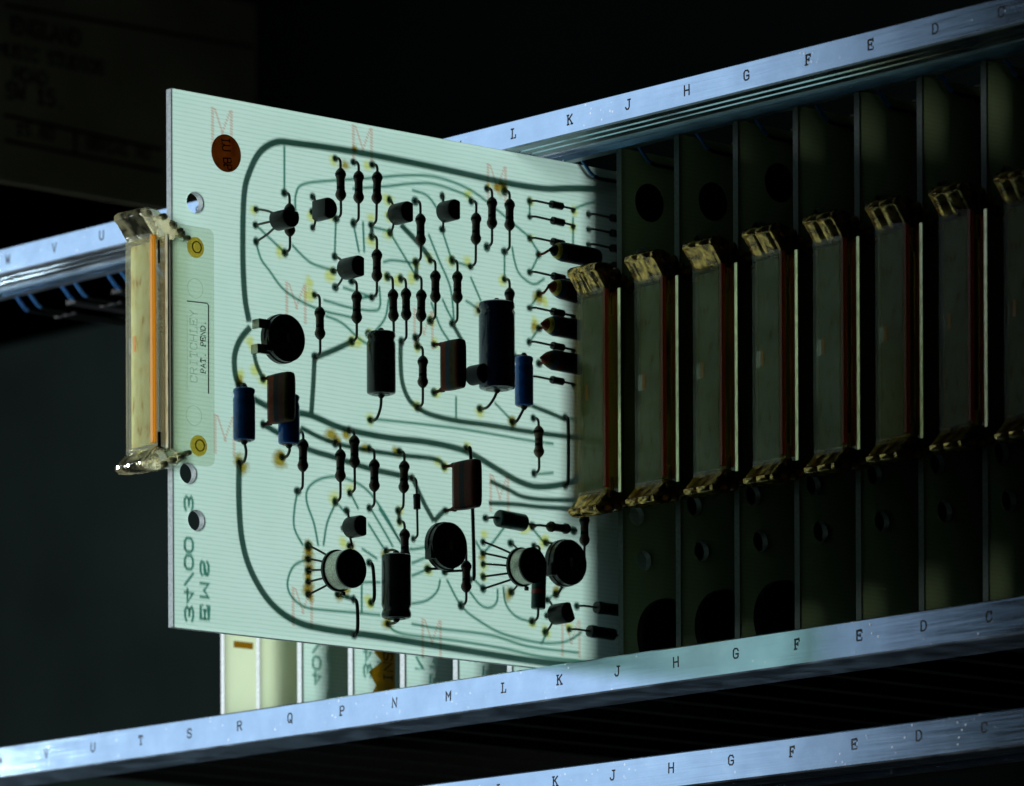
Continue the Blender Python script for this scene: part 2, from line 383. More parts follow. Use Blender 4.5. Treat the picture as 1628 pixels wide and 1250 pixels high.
# ------------------------------------------------------------------ mesh helpers (all in mm)
class MB:
    def __init__(s): s.v = []; s.f = []; s.m = []; s.mi = 0
    def add(s, vs, fs):
        o = len(s.v); s.v += [tuple(float(c) for c in p) for p in vs]
        s.f += [[i + o for i in f] for f in fs]; s.m += [s.mi] * len(fs)
        return s
    def box(s, x0, x1, y0, y1, z0, z1, c=0.0):
        if c <= 0:
            s.add([(x0,y0,z0),(x1,y0,z0),(x1,y1,z0),(x0,y1,z0),(x0,y0,z1),(x1,y0,z1),(x1,y1,z1),(x0,y1,z1)],
                  [(0,3,2,1),(4,5,6,7),(0,1,5,4),(1,2,6,5),(2,3,7,6),(3,0,4,7)])
            return s
        def ring(z, k): return [(x0+k+c,y0+k,z),(x1-k-c,y0+k,z),(x1-k,y0+k+c,z),(x1-k,y1-k-c,z),(x1-k-c,y1-k,z),(x0+k+c,y1-k,z),(x0+k,y1-k-c,z),(x0+k,y0+k+c,z)]
        vs = ring(z0, c*0.6) + ring(z0+c*0.6, 0) + ring(z1-c*0.6, 0) + ring(z1, c*0.6)
        fs = [tuple(range(7,-1,-1)), tuple(range(24,32))]
        for r in range(3):
            for i in range(8):
                a=r*8+i; b=r*8+(i+1)%8; fs.append((a,b,b+8,a+8))
        return s.add(vs, fs)
    def loops(s, rings, cap=True):
        n = len(rings[0]); vs = [p for r in rings for p in r]; fs = []
        for k in range(len(rings)-1):
            for i in range(n):
                a=k*n+i; b=k*n+(i+1)%n; fs.append((a,b,b+n,a+n))
        if cap:
            fs.append(tuple(range(n-1,-1,-1))); fs.append(tuple(range((len(rings)-1)*n, len(rings)*n)))
        return s.add(vs, fs)
    def lathe(s, prof, c=(0,0,0), ax='X', n=20, sq=(1,1)):
        """prof: list of (t, r) along the axis"""
        rings = []
        for t, r in prof:
            ring = []
            for i in range(n):
                a = 2*math.pi*i/n; p, q = r*math.cos(a)*sq[0], r*math.sin(a)*sq[1]
                if ax == 'X': ring.append((c[0]+t, c[1]+p, c[2]+q))
                elif ax == 'Y': ring.append((c[0]+q, c[1]+t, c[2]+p))
                else: ring.append((c[0]+p, c[1]+q, c[2]+t))
            rings.append(ring)
        return s.loops(rings)
    def tube(s, pts, r, n=8):
        pts = [Vector(p) for p in pts]; rings = []; up = None
        for i, p in enumerate(pts):
            d = (pts[min(i+1,len(pts)-1)] - pts[max(i-1,0)]).normalized()
            if up is None:
                up = Vector((0,0,1)) if abs(d.z) < 0.9 else Vector((0,1,0))
            a = d.cross(up).normalized(); b = a.cross(d).normalized(); up = b
            rr = r[i] if isinstance(r, (list, tuple)) else r
            rings.append([tuple(p + a*rr*math.cos(t) + b*rr*math.sin(t)) for t in [2*math.pi*k/n for k in range(n)]])
        return s.loops(rings)
    def prism(s, prof, ax, a, b):
        """closed 2-D profile pushed along an axis from a to b"""
        def P(u, v, t): return {'X': (t,u,v), 'Y': (v,t,u), 'Z': (u,v,t)}[ax]
        return s.loops([[P(u,v,a) for u,v in prof], [P(u,v,b) for u,v in prof]])
    def build(s, name, mats, parent=None, loc=None, smooth=True, angle=35):
        me = s.mesh(name, mats, smooth, angle)
        return link(name, me, parent, loc)
    def mesh(s, name, mats, smooth=True, angle=35):
        me = bpy.data.meshes.new(name)
        me.from_pydata([(x*MM,y*MM,z*MM) for x,y,z in s.v], [], s.f)
        if not isinstance(mats, (list, tuple)): mats = [mats]
        for q in mats: me.materials.append(q)
        for p, mi in zip(me.polygons, s.m): p.material_index = mi
        me.validate(); me.update()
        if smooth:
            me.shade_smooth(); me.set_sharp_from_angle(angle=math.radians(angle))
        return me
def link(name, data, parent=None, loc=None):
    o = bpy.data.objects.new(name, data)
    scene.collection.objects.link(o)
    if parent: o.parent = parent
    if loc is not None: o.location = Vector(loc) * MM
    return o
def tag(o, label=None, cat=None, group=None, kind=None):
    if label: o['label'] = label
    if cat: o['category'] = cat
    if group: o['group'] = group
    if kind: o['kind'] = kind
    return o
def copy_tree(o, parent=None):
    c = o.copy(); scene.collection.objects.link(c); c.parent = parent
    for ch in list(o.children): copy_tree(ch, c)
    return c
def smooth_path(pts, sub=5):
    P = [Vector(p) for p in pts]
    if len(P) < 3: return P
    out = []
    for i in range(len(P)-1):
        p0 = P[i-1] if i else P[0]*2-P[1]; p1, p2 = P[i], P[i+1]; p3 = P[i+2] if i+2 < len(P) else P[-1]*2-P[-2]
        for k in range(sub):
            t = k/sub
            out.append(0.5*((2*p1)+(p2-p0)*t+(2*p0-5*p1+4*p2-p3)*t*t+(3*p1-p0-3*p2+p3)*t**3))
    out.append(P[-1]); return out
def text_mesh(txt, size, ext, matr, sx=1.0, name='lettering', align='CENTER', spacing=1.0, offset=0.0, res=3):
    """flat or raised lettering, mm, lying in its local XY plane"""
    cu = bpy.data.curves.new('lettering', 'FONT')
    cu.body = txt; cu.size = size; cu.extrude = ext; cu.align_x = align; cu.align_y = 'CENTER'; cu.resolution_u = res
    cu.space_character = spacing; cu.offset = offset
    tmp = bpy.data.objects.new('lettering_tmp', cu); scene.collection.objects.link(tmp)
    dg = bpy.context.evaluated_depsgraph_get()
    me = bpy.data.meshes.new_from_object(tmp.evaluated_get(dg))
    bpy.data.objects.remove(tmp); bpy.data.curves.remove(cu)
    me.name = name
    me.transform(Matrix.Diagonal((sx*MM, MM, MM, 1)))
    me.materials.clear(); me.materials.append(matr)
    return me
GLYPH = {  # strokes on a 4 x 6 grid, typewriter style
 'A':[[(0,0),(2,6),(4,0)],[(0.7,2),(3.3,2)]], 'B':[[(0,0),(0,6),(2.8,6),(3.6,5.2),(3.6,3.9),(2.8,3.2),(0,3.2)],[(2.8,3.2),(4,2.3),(4,0.9),(3,0),(0,0)]],
 'C':[[(4,4.6),(3.2,5.8),(1,6),(0,4.8),(0,1.2),(1,0),(3.2,0.2),(4,1.4)],[(4,4.4),(4,5.9)]], 'D':[[(0,0),(0,6),(2.4,6),(4,4.6),(4,1.4),(2.4,0),(0,0)]],
 'E':[[(4,4.8),(4,6),(0,6),(0,0),(4,0),(4,1.2)],[(0,3.1),(2.6,3.1)],[(2.6,2.4),(2.6,3.8)]], 'F':[[(4,4.8),(4,6),(0.6,6),(0.6,0)],[(0.6,3.1),(2.8,3.1)],[(2.8,2.4),(2.8,3.8)],[(0,0),(1.8,0)]],
 'G':[[(4,4.6),(3.2,5.8),(1,6),(0,4.8),(0,1.2),(1,0),(3,0),(4,0.8),(4,2.6),(2.2,2.6)]], 'H':[[(0,0),(0,6)],[(4,0),(4,6)],[(0,3),(4,3)]],
 'I':[[(2,0),(2,6)],[(1,0),(3,0)],[(1,6),(3,6)]], 'J':[[(3.2,6),(3.2,1.2),(2.4,0),(0.8,0),(0,1.2)],[(2,6),(4,6)]], 'K':[[(0.3,0),(0.3,6)],[(4,6),(0.3,2.6)],[(1.6,3.8),(4,0)],[(-.3,0),(1,0)],[(-.3,6),(1,6)],[(3.1,0),(4.4,0)]],
 'L':[[(1,6),(1,0),(4,0),(4,1.6)],[(0,6),(2,6)],[(0,0),(1,0)]], 'M':[[(0,0),(0,6),(2,2.4),(4,6),(4,0)]], 'N':[[(0,0),(0,6),(4,0),(4,6)]], 'O':[[(1,0),(0,1.4),(0,4.6),(1,6),(3,6),(4,4.6),(4,1.4),(3,0),(1,0)]],
 'P':[[(0.4,0),(0.4,6),(3,6),(4,5.2),(4,3.7),(3,2.9),(0.4,2.9)],[(-.2,0),(1.6,0)]], 'Q':[[(1,0),(0,1.4),(0,4.6),(1,6),(3,6),(4,4.6),(4,1.4),(3,0),(1,0)],[(2.2,1.6),(4.2,-0.6)]],
 'R':[[(0,0),(0,6),(3,6),(4,5.2),(4,3.9),(3,3.1),(0,3.1)],[(2.2,3.1),(4,0)]], 'S':[[(4,4.9),(3.2,6),(0.9,6),(0,5),(0.2,3.7),(3.8,2.5),(4,1.1),(3.1,0),(0.9,0),(0,1.1)]],
 'T':[[(0,4.9),(0,6),(4,6),(4,4.9)],[(2,6),(2,0)],[(1.1,0),(2.9,0)]], 'U':[[(0,6),(0,1.3),(1,0),(3,0),(4,1.3),(4,6)]], 'V':[[(0,6),(2,0),(4,6)]], 'W':[[(0,6),(0.9,0),(2,4),(3.1,0),(4,6)]],
 'X':[[(0,0),(4,6)],[(0,6),(4,0)]], 'Y':[[(0,6),(2,3),(4,6)],[(2,3),(2,0)]], '0':[[(1,0),(0,1.4),(0,4.6),(1,6),(3,6),(4,4.6),(4,1.4),(3,0),(1,0)]], '1':[[(0.8,4.8),(2,6),(2,0)],[(0.8,0),(3.2,0)]],
 '2':[[(0,4.8),(1,6),(3,6),(4,4.8),(4,3.6),(0,0),(4,0)]], '3':[[(0,5.2),(1,6),(3,6),(4,5),(3.2,3.3),(1.4,3.1)],[(3.2,3.2),(4,1.4),(3,0),(1,0),(0,0.9)]], '4':[[(3,0),(3,6),(0,1.8),(4,1.8)]],
 '5':[[(4,6),(0.3,6),(0,3.4),(2.8,3.7),(4,2.6),(4,1),(3,0),(0,0.5)]], '6':[[(3.8,5.4),(2.6,6),(0.8,5.4),(0,3),(0,1.2),(1,0),(3,0),(4,1.2),(4,2.4),(3,3.4),(0.4,2.8)]],
 '/':[[(0.3,0),(3.7,6)]], '.':[[(1.7,0),(2.3,0)]], '-':[[(0.5,3),(3.5,3)]], '+':[[(0.5,3),(3.5,3)],[(2,1.5),(2,4.5)]] }
def stroke_mesh(txt, w_, h_, wt, pitch, matr, thick=0.05, name='lettering', pos=None):
    """lettering made of strokes; w_, h_ glyph size, wt stroke weight, pitch advance; centred"""
    mb = MB(); n = len(txt)
    for i, ch in enumerate(txt):
        if ch not in GLYPH: continue
        x0 = (pos[i] if pos else (i-(n-1)/2)*pitch) - w_/2
        for st in GLYPH[ch]:
            P = [Vector((x0+a/4*w_, (b/6-0.5)*h_)) for a, b in st]
            nr = []
            for k in range(len(P)):
                d = (P[min(k+1,len(P)-1)]-P[max(k-1,0)]); d = d.normalized() if d.length > 1e-6 else Vector((1,0))
                if 0 < k < len(P)-1:
                    d1 = (P[k]-P[k-1]).normalized(); c = max(0.55, abs(d.dot(d1)))
                else: c = 1.0
                nr.append(Vector((-d.y, d.x))*wt/2/c)
            e0 = (P[0]-P[1]).normalized()*wt/2; e1 = (P[-1]-P[-2]).normalized()*wt/2
            Q = list(P); Q[0] = P[0]+e0; Q[-1] = P[-1]+e1
            zt = thick + 0.0015*len(mb.f)/6
            rings = [[(q.x+v.x,q.y+v.y,zt),(q.x-v.x,q.y-v.y,zt),(q.x-v.x,q.y-v.y,0),(q.x+v.x,q.y+v.y,0)] for q, v in zip(Q, nr)]
            mb.loops(rings)
    return mb.mesh(name, matr, smooth=False)
def basis(xa, ya, loc):
    xa, ya = Vector(xa), Vector(ya); za = xa.cross(ya)
    m = Matrix.Identity(4)
    for i in range(3): m[i][0], m[i][1], m[i][2], m[i][3] = xa[i], ya[i], za[i], loc[i]*MM
    return m

# ------------------------------------------------------------------ measured positions
XB, YF, ZB, ZT = -148.95, -95.7, 5.0, 120.25         # main board: component face, front edge, bottom, top
def ray_at(px, py, ax, v):
    d = FWD + RGT*(px-CX)/FPX - UPV*(py-CY)/FPX
    return CAM + d*(v-CAM[ax])/d[ax]
def bp(px, py, h=0.0):
    """photo position -> board-local (x, y, z) in mm, at the hole in the board face"""
    p = ray_at(px, py, 0, XB)
    return Vector((h, p[1]-YF, p[2]-ZB))
HB = ZT - ZB

# ================================================================== SETTING
wall = MB().box(-2600, 1500, 900, 906, -1500, 1500).build('back_wall', M['wall'])
tag(wall, 'dark unlit wall far behind the rack', None, kind='structure')

_a = ray_at(-40, 560, 1, 430); _b = ray_at(480, 560, 1, 430)
pnl = MB().box(_a[0], _b[0], 430, 436, -420, _a[2], 1.0).build('lit_backdrop_panel', pbr('grey_green_panel', (0.0030, 0.0046, 0.0045), 0.9, spec=0.0, nscale=0.01, namp=0.3))  # added panel; its tone imitates faint light low on the background
tag(pnl, 'dark grey-green panel added to suggest a faintly lit backdrop behind the empty left end of the rack', None, kind='structure')

# ------------------------------------------------------------------ rack: rails, guides, letters
LETTERS = "CDEFGHJKLMNPQRSTUVWX"
def rail_profile(z0, z1, lip):
    """(y, z) outline of the extrusion; face at y=0, grooved underside, rear lip"""
    return [(0.35,z1),(0,z1-0.3),(0,z0+0.35),(0.45,z0),(3.0,z0),(3.2,z0+0.5),(3.9,z0+0.5),(4.1,z0),(6.4,z0),(6.6,z0+0.5),(7.2,z0+0.5),(7.4,z0),
            (9.8,z0),(10.0,z0+2.6),(15.8,z0+2.6),(16.0,z0+2.4),(17.5,z0+2.4),(17.8,z0+2.1),(17.8,z0+1.5),(18.1,z0+1.4),(18.1,z0+1.25),(17.8,z0+1.15),(17.8,z0-0.05),(20.4,z0-0.05),(20.6,z1-1),(20.0,z1)]
def plain_profile(z0, z1):
    return [(0.35,z1),(0,z1-0.3),(0,z0+0.35),(0.35,z0),(16.5,z0),(16.8,z0+0.4),(16.8,z1-1.2),(16.0,z1-1.0)]
def make_rail(parent, z0, z1, lip, x0=-420, x1=120):
    me = MB().prism(rail_profile(z0, z1, lip) if lip is not None else plain_profile(z0, z1), 'X', x0, x1)
    o = me.build('rail', [M['alu'], M['alu_dull']], parent, smooth=True, angle=25)
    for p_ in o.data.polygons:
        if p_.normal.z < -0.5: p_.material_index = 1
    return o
rack = link('card_rack', None, None, (-150, 0, 0)); rack.empty_display_size = 0.02
tag(rack, 'pale aluminium card rack with lettered top and bottom rails holding the circuit boards', 'rack')
def rack_part(o, root):
    o.parent = root; o.matrix_parent_inverse = Matrix.Translation(-Vector(root.location)); return o
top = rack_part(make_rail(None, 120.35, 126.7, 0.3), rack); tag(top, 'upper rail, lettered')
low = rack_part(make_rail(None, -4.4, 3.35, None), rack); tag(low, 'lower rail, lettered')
rack2 = link('card_rack', None, None, (-150, 0, -23)); rack2.empty_display_size = 0.02
tag(rack2, 'second card rack below, only its lettered top rail showing along the bottom edge', 'rack')
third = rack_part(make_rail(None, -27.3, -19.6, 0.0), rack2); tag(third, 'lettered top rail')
rack2_z = -23.4
lets = {}
for ch in LETTERS:
    lets[ch] = stroke_mesh(ch, 1.45, 2.05, 0.34, 1, M['ink'], 0.03, 'letter')
def letters(rail, z, dx, root, count):
    for i, ch in enumerate(LETTERS[:count]):
        o = bpy.data.objects.new('letter', lets[ch]); scene.collection.objects.link(o)
        o.parent = rail
        jz = random.uniform(-0.15, 0.15); jr = random.uniform(-0.03, 0.03)
        o.matrix_local = basis((math.cos(jr),0,math.sin(jr)), (-math.sin(jr),0,math.cos(jr)), (-i*S+dx+random.uniform(-.1,.1), -0.01, z+jz))
letters(top, 123.77, 4.17, rack, 19); letters(low, 0.0, 0.0, rack, 19); letters(third, -22.68, -1.53, rack2, 12)
# small round dents in the rail faces
def slotx(i): return (-i - 0.923) * S
# card guides: two prongs at the mouth of each slot, a groove running back
g = MB()
for sx_ in (-2.7, 2.7):
    g.tube([(sx_, 20.0, 1.2), (sx_, 20.6, 0.2), (sx_, 23.4, -2.6), (sx_, 24.4, -3.1)], 0.42, 8)
g.mi = 1
for sx_ in (-2.7, 2.7):
    g.tube([(sx_, 24.2, -3.0), (sx_*0.8, 26.5, -3.3), (sx_*0.55, 60, -3.3), (sx_*0.55, 168, -3.3)], 0.4, 6)
g.box(-4.2, 4.2, 34, 35.2, -3.7, -3.0); g.box(-1.9, 1.9, 36, 168, -0.4, 0.6)
gmesh = g.mesh('card_guide', [M['guide'], M['dark']])
g2 = MB()
for sx_ in (-1.5, 1.5): g2.box(sx_-0.35, sx_+0.35, 21, 168, -1.4, 2.2)
g2.box(-1.9, 1.9, 21, 168, -2.2, -1.4)
g2mesh = g2.mesh('card_guide', M['dark'])
for i in range(-1, 19):
    rack_part(link('card_guide', gmesh, None, (slotx(i), 0, 120.6)), rack)
    rack_part(link('card_guide', g2mesh, None, (slotx(i)-0.8, 0, 3.0)), rack)
bar = MB().box(-420, 120, 168, 178, 112, 124).box(-420, 120, 168, 178, -4, 10)
rack_part(bar.build('rear_bar', M['dark'], None), rack)

# ================================================================== BOARD BLANK
HOLES = [(308,322,2.25),(310,827,2.25),(297,752,2.25)]
holes = []
for px, py, r in HOLES:
    p = bp(px, py); holes.append((p.y+0.3, p.z, r))
BL = 166.0
def slab_mesh(holes, L, H, T=1.6, mats=None):
    cu = bpy.data.curves.new('slab', 'CURVE'); cu.dimensions = '2D'; cu.fill_mode = 'BOTH'; cu.extrude = T/2
    def poly(pts):
        sp = cu.splines.new('POLY'); sp.points.add(len(pts)-1)
        for q, (a, b) in zip(sp.points, pts): q.co = (a, b, 0, 1)
        sp.use_cyclic_u = True
    poly([(0.15,0),(L,0),(L,H),(0.15,H),(0,H-0.15),(0,0.15)])
    for (a, b, r) in holes: poly([(a+r*math.cos(t), b+r*math.sin(t)) for t in [2*math.pi*k/28 for k in range(28)]])
    ob = bpy.data.objects.new('slab_tmp', cu); scene.collection.objects.link(ob)
    me = bpy.data.meshes.new_from_object(ob.evaluated_get(bpy.context.evaluated_depsgraph_get()))
    bpy.data.objects.remove(ob)
    me.name = 'laminate'
    me.materials.clear()
    for q in mats: me.materials.append(q)
    for v in me.vertices:
        x, y, z = v.co; v.co = Vector(((z-T/2)*MM, x*MM, y*MM))
    me.update()
    for p in me.polygons:
        p.use_smooth = False
        p.material_index = 0 if p.normal.x > 0.9 else (1 if p.normal.x < -0.9 else 2)
    return me
slab = slab_mesh(holes, BL, HB, mats=[M['sheet'], M['back'], M['edge']])

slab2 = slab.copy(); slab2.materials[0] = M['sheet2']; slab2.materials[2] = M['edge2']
# ------------------------------------------------------------------ handle (local to board: x=0 component face, y=0 front edge)
HZ0, HZ1 = 40.3-ZB, 91.2-ZB
def rounded(y0, y1, z0, z1, r, n=5):
    pts = []
    for cy, cz, a0 in ((y1-r, z0+r, -90), (y1-r, z1-r, 0)):
        for k in range(n+1):
            a = math.radians(a0+90*k/n); pts.append((cy+r*math.cos(a), cz+r*math.sin(a)))
    return [(y0, z0)] + pts + [(y0, z1)]
def make_handle(board):
    fl = MB().prism(rounded(-0.6, 10.7, HZ0, HZ1, 1.6), 'X', 0.02, 1.15).build('handle', M['flange'], board, angle=30)
    tag(fl, 'clear plastic handle riveted to the front edge')
    zc0, zc1 = HZ0+2.6, HZ1-3.6
    # front channel: window wall, side walls
    MB().box(-8.4, 0.1, -6.1, -5.2, zc0, zc1, 0.25).build('window', M['panel'], fl)
    MB().prism([(-8.2,-4.6),(0.1,-5.12),(0.1,-4.98),(-8.2,-4.46)], 'Z', zc0+0.8, zc1-0.8).build('label_strip', M['paper'], fl)
    MB().box(0.35, 1.15, -5.15, -0.65, zc0, zc1, 0.15).build('side_wall', M['clear'], fl)
    MB().box(-8.4, -7.6, -5.15, 2.5, zc0, zc1, 0.15).build('side_wall', M['clear'], fl)
    MB().box(-7.5, -1.65, -0.9, 0.0, zc0, zc1).build('rear_wall', M['clear'], fl)
    MB().box(0.2, 1.35, -6.25, -5.15, zc0+0.8, zc1+0.4, 0.2).build('amber_strip', M['amber'], fl)
    MB().box(0.45, 0.95, -1.1, -0.7, zc0, zc1).build('rib', M['band_k'], fl)
    MB().prism([(1.15,-4.0),(3.4,-4.05),(3.4,-4.25),(1.15,-4.3)], 'Z', zc0-0.4, zc1+0.1).build('glow_strip_web', M['clear'], fl)  # web added to carry the painted glow strip
    MB().box(3.35, 4.35, -4.5, -4.1, zc0-0.6, zc1+0.3, 0.08).build('edge_glow_strip', M['glow_strip'], fl)  # strip added to imitate the glow of light piped through the edge
    MB().box(1.0, 1.30, -4.6, -4.1, zc1-5.5, zc1-0.5, 0.1).build('latch_pin', M['band_k'], fl)
    MB().box(1.0, 1.35, -4.9, -4.1, zc0-0.2, zc0+3.2, 0.1).build('latch_pin', M['band_k'], fl)
    zm = (zc0+zc1)/2
    MB().box(-7.0, -5.6, -6.2, -6.12, zm-1.7, zm+1.7).box(-5.6,-5.3,-6.2,-6.12,zm+1.2,zm+1.7).build('window_notch', M['clear'], fl)
    MB().box(-5.5, -4.7, -6.22, -6.12, zm-1.5, zm+1.9).build('amber_tick', M['amber'], fl)
    # finger grips: a flared lip with ribs, mirrored below
    top_prof = [(-5.3,0),(-5.9,0.6),(-8.6,4.0),(-9.3,4.5),(-9.2,5.5),(-8.2,6.2),(-6.0,6.3),(-4.7,5.9),(-3.9,5.2),(-3.0,5.6),(-1.9,5.3),(-1.5,4.2),(-0.7,4.4),(0.6,4.0),(1.0,2.9),(1.6,3.0),(2.9,2.4),(3.1,1.2),(2.4,0.5),(0.5,0.9),(-0.6,0.2),(-2.5,-0.2)]
    for sgn, zb in ((1, zc1-0.2), (-1, zc0+0.2)):
        pr = [(y, zb + sgn*z*(1.0 if sgn > 0 else 0.85)) for y, z in top_prof]
        if sgn < 0: pr = pr[::-1]
        gb = MB()
        cy = sum(p[0] for p in pr)/len(pr); cz = sum(p[1] for p in pr)/len(pr)
        def sh(k): return [(cy+(y-cy)*k, cz+(z-cz)*k) for y, z in pr]
        xs = [(-8.7, 0.8), (-8.5, 0.92), (-8.0, 1.0), (-4.4, 1.0), (-4.1, 0.975), (-3.8, 1.0), (-0.2, 1.0), (0.1, 0.975), (0.4, 1.0), (1.1, 1.0), (1.5, 0.9)]
        gb.loops([[(x, y, z) for y, z in sh(k)] for x, k in xs])
        gb.build('finger_grip', M['grip'], fl, angle=50)
        for (ry, rz, rr) in ((-3.6, 4.6, 0.75), (-1.2, 3.3, 0.7), (0.9, 2.2, 0.65), (2.9, 0.9, 0.6)):
            MB().lathe([(-0.6, rr*0.6), (-0.4, rr), (1.4, rr), (1.9, rr*0.8), (2.1, rr*0.35)], (0.6, ry, zb+sgn*rz*(1.0 if sgn > 0 else 0.85)), 'X', 14).build('grip_rib', M['rib'], fl, angle=60)
        MB().box(-8.2, 0.9, -6.3, -5.15, zb-sgn*0.2-1.3*(sgn<0)+0.0, zb-sgn*0.2+1.3*(sgn>0)+0.0, 0.2).build('grip_foot', M['clear'], fl)
    for px, py in ((305,395),(310,710)):
        p = bp(px, py)
        MB().lathe([(1.15,2.15),(1.5,2.1),(1.8,1.6),(1.85,1.3),(1.55,1.15),(1.5,0.7),(1.75,0.55),(1.8,0.2)], (0,p.y,p.z), 'X', 24).lathe([(1.15,2.3),(1.32,2.28),(1.4,2.1),(1.3,2.0)], (0,p.y,p.z), 'X', 24).build('rivet', M['brassrivet'], fl)
        MB().tube([Vector((1.72, p.y+1.2*math.cos(a), p.z+1.2*math.sin(a))) for a in [2*math.pi*k/20 for k in range(21)]], 0.13, 6).build('rivet_rim', M['band_o'], fl)
    for px, py in ((305,460),(303,662)):
        p = bp(px, py)
        c = [Vector((1.17, p.y+2.1*math.cos(a), p.z+2.1*math.sin(a))) for a in [2*math.pi*k/24 for k in range(25)]]
        MB().tube(c, 0.07, 5).build('moulding_ring', M['flange'], fl)
    p0 = bp(298, 545)
    t1 = link('lettering', stroke_mesh('CRITCHLEY', 1.25, 1.9, 0.17, 1.75, M['mould'], 0.06), fl)
    t1.matrix_local = basis((0,0,1), (0,-1,0), (1.2, bp(302,545).y, bp(302,552).z))
    t2 = link('lettering', stroke_mesh('PAT. PEND.', 0.85, 1.25, 0.17, 1.15, M['olive_ink'], 0.05), fl)
    t2.matrix_local = basis((0,0,1), (0,-1,0), (1.19, bp(317,545).y, bp(317,553).z))
    # raised frame round the lettering
    a, b, c_ = bp(292,480), bp(326,484), bp(326,627)
    MB().tube([(1.2,a.y,a.z),(1.2,b.y-0.4,b.z),(1.2,b.y,b.z-0.4),(1.2,c_.y,c_.z)], 0.13, 6).build('raised_line', M['band_k'], fl)
    d = bp(292,623)
    MB().tube([(1.2,a.y,a.z-3),(1.2,d.y,d.z),(1.2,d.y+2.3,d.z)], 0.06, 5).build('raised_line', M['flange'], fl)
    return fl

def make_sticker(board):
    p = bp(359, 244)
    st = MB().lathe([(0.03,4.05),(0.22,4.05),(0.3,3.9)], (0,p.y,p.z), 'X', 40).build('round_sticker', M['sticker'], board, angle=30)
    t = link('lettering', stroke_mesh('LU BP', 1.1, 2.1, 0.26, 1.35, M['ink'], 0.04), st)
    t.matrix_local = basis((0,0.1,-0.995), (0,0.995,0.1), (0.34, p.y, p.z-0.3))
    return st
def copper_text(board, l1, l2):
    """etched lettering on the far copper side, so it shows mirrored"""
    pos = [-12.0, -8.2, -4.6, -1.0, 2.7, 7, 11.6]
    for txt, px, py, pc, ps in ((l1, 300, 886, 3.7, pos), (l2, 325, 938, 4.7, None)):
        if ps and len(txt) != 7: ps = None
        o = link('copper_lettering', stroke_mesh(txt, 2.9, 2.2, 0.6, pc, M['copper2'], 0.03, 'copper_lettering', ps), board)
        p = bp(px, py)
        o.matrix_local = basis((0,0,1), (0,1,0), (-1.63, p.y-0.35, p.z))
    return

# ------------------------------------------------------------------ MAIN BOARD
main = link('circuit_board', None, None, (XB, YF, ZB)); main.empty_display_size = 0.02
tag(main, 'glowing mint circuit board pulled far out of the rack, covered in components', 'circuit board', 'circuit boards in the rack')
link('laminate', slab, main)
handle = make_handle(main)
stick = make_sticker(main)
copper_text(main, '34/00 3', 'EMS')

LAMP = Vector((-1100, -325, 85))
def back(px, py):
    """copper position whose shadow falls at this place on the component face"""
    p = bp(px, py)
    wpos = Vector((XB, p.y+YF, p.z+ZB)); d = LAMP - wpos; k = 1.6/abs(d.x)
    return Vector((-1.63, p.y + d.y*k, p.z + d.z*k))
def ribbon(pts, wdt, name='copper_track', m_=None, sub=5):
    P = smooth_path([back(*q) for q in pts], sub)
    mb = MB(); L_, R_ = [], []
    for i, p in enumerate(P):
        d = (P[min(i+1,len(P)-1)]-P[max(i-1,0)]).normalized(); n = Vector((0,-d.z,d.y))*wdt/2
        L_.append(p+n); R_.append(p-n)
    n = len(P)
    vs = [tuple(q) for q in L_] + [tuple(q) for q in R_] + [(q.x-0.04,q.y,q.z) for q in L_] + [(q.x-0.04,q.y,q.z) for q in R_]
    fs = []
    for i in range(n-1):
        fs += [(i,i+1,n+i+1,n+i),(2*n+i,3*n+i,3*n+i+1,2*n+i+1),(i,2*n+i,2*n+i+1,i+1),(n+i,n+i+1,3*n+i+1,3*n+i)]
    fs += [(0,n,3*n,2*n),(n-1,3*n-1,4*n-1,2*n-1)]
    return mb.add(vs, fs).build(name, m_ or (M['copper'] if wdt > 0.9 else M['copper2']), main, smooth=False)
THICK = [
 (1.35,[(1000,302),(905,300),(865,300),(800,290),(700,268),(600,248),(530,236),(470,228),(440,226),(415,240),(398,270),(388,310),(386,400),(389,470),(396,512)]),
 (1.3,[(398,520),(382,540),(373,565),(374,595),(381,613),(400,632),(440,652),(492,660),(544,681),(617,696),(679,703),(741,718),(797,750),(826,766),(856,774),(900,769),(930,755)]),
 (1.4,[(380,735),(380,800),(385,860),(400,910),(430,958),(470,988),(520,1001),(600,1012),(700,1028),(800,1044),(880,1055),(960,1060)]),
 (1.0,[(402,553),(408,580),(418,602)]),
 (1.2,[(418,675),(445,690),(489,714),(531,727),(587,745),(636,756),(656,761)]),
 (1.0,[(478,680),(519,700),(568,713),(630,723),(691,730),(708,742)]),
 (1.1,[(656,761),(673,798),(690,829)]),(1.1,[(690,829),(700,818),(708,811)]),
 (0.95,[(779,765),(809,779),(832,790),(875,795),(950,794)]),
 (1.1,[(637,543),(637,580),(640,610),(650,635),(664,648),(684,659),(725,669),(777,676),(838,686),(900,694),(950,698)]),
 (1.15,[(500,569),(530,557),(560,543)]),(1.15,[(500,569),(498,610),(495,656)]),
 (1.2,[(637,357),(667,389),(686,414)]),
 (0.95,[(835,640),(850,647),(875,657),(900,668)]),
 (0.95,[(777,800),(820,802),(856,806),(910,809)]),
 (1.0,[(716,509),(725,525),(735,543)]),
 (1.0,[(591,358),(591,376)]),(1.0,[(662,420),(662,441)]),(1.0,[(634,812),(635,829)]),(0.95,[(536,945),(560,952)]),(1.0,[(662,537),(664,551)]),
]
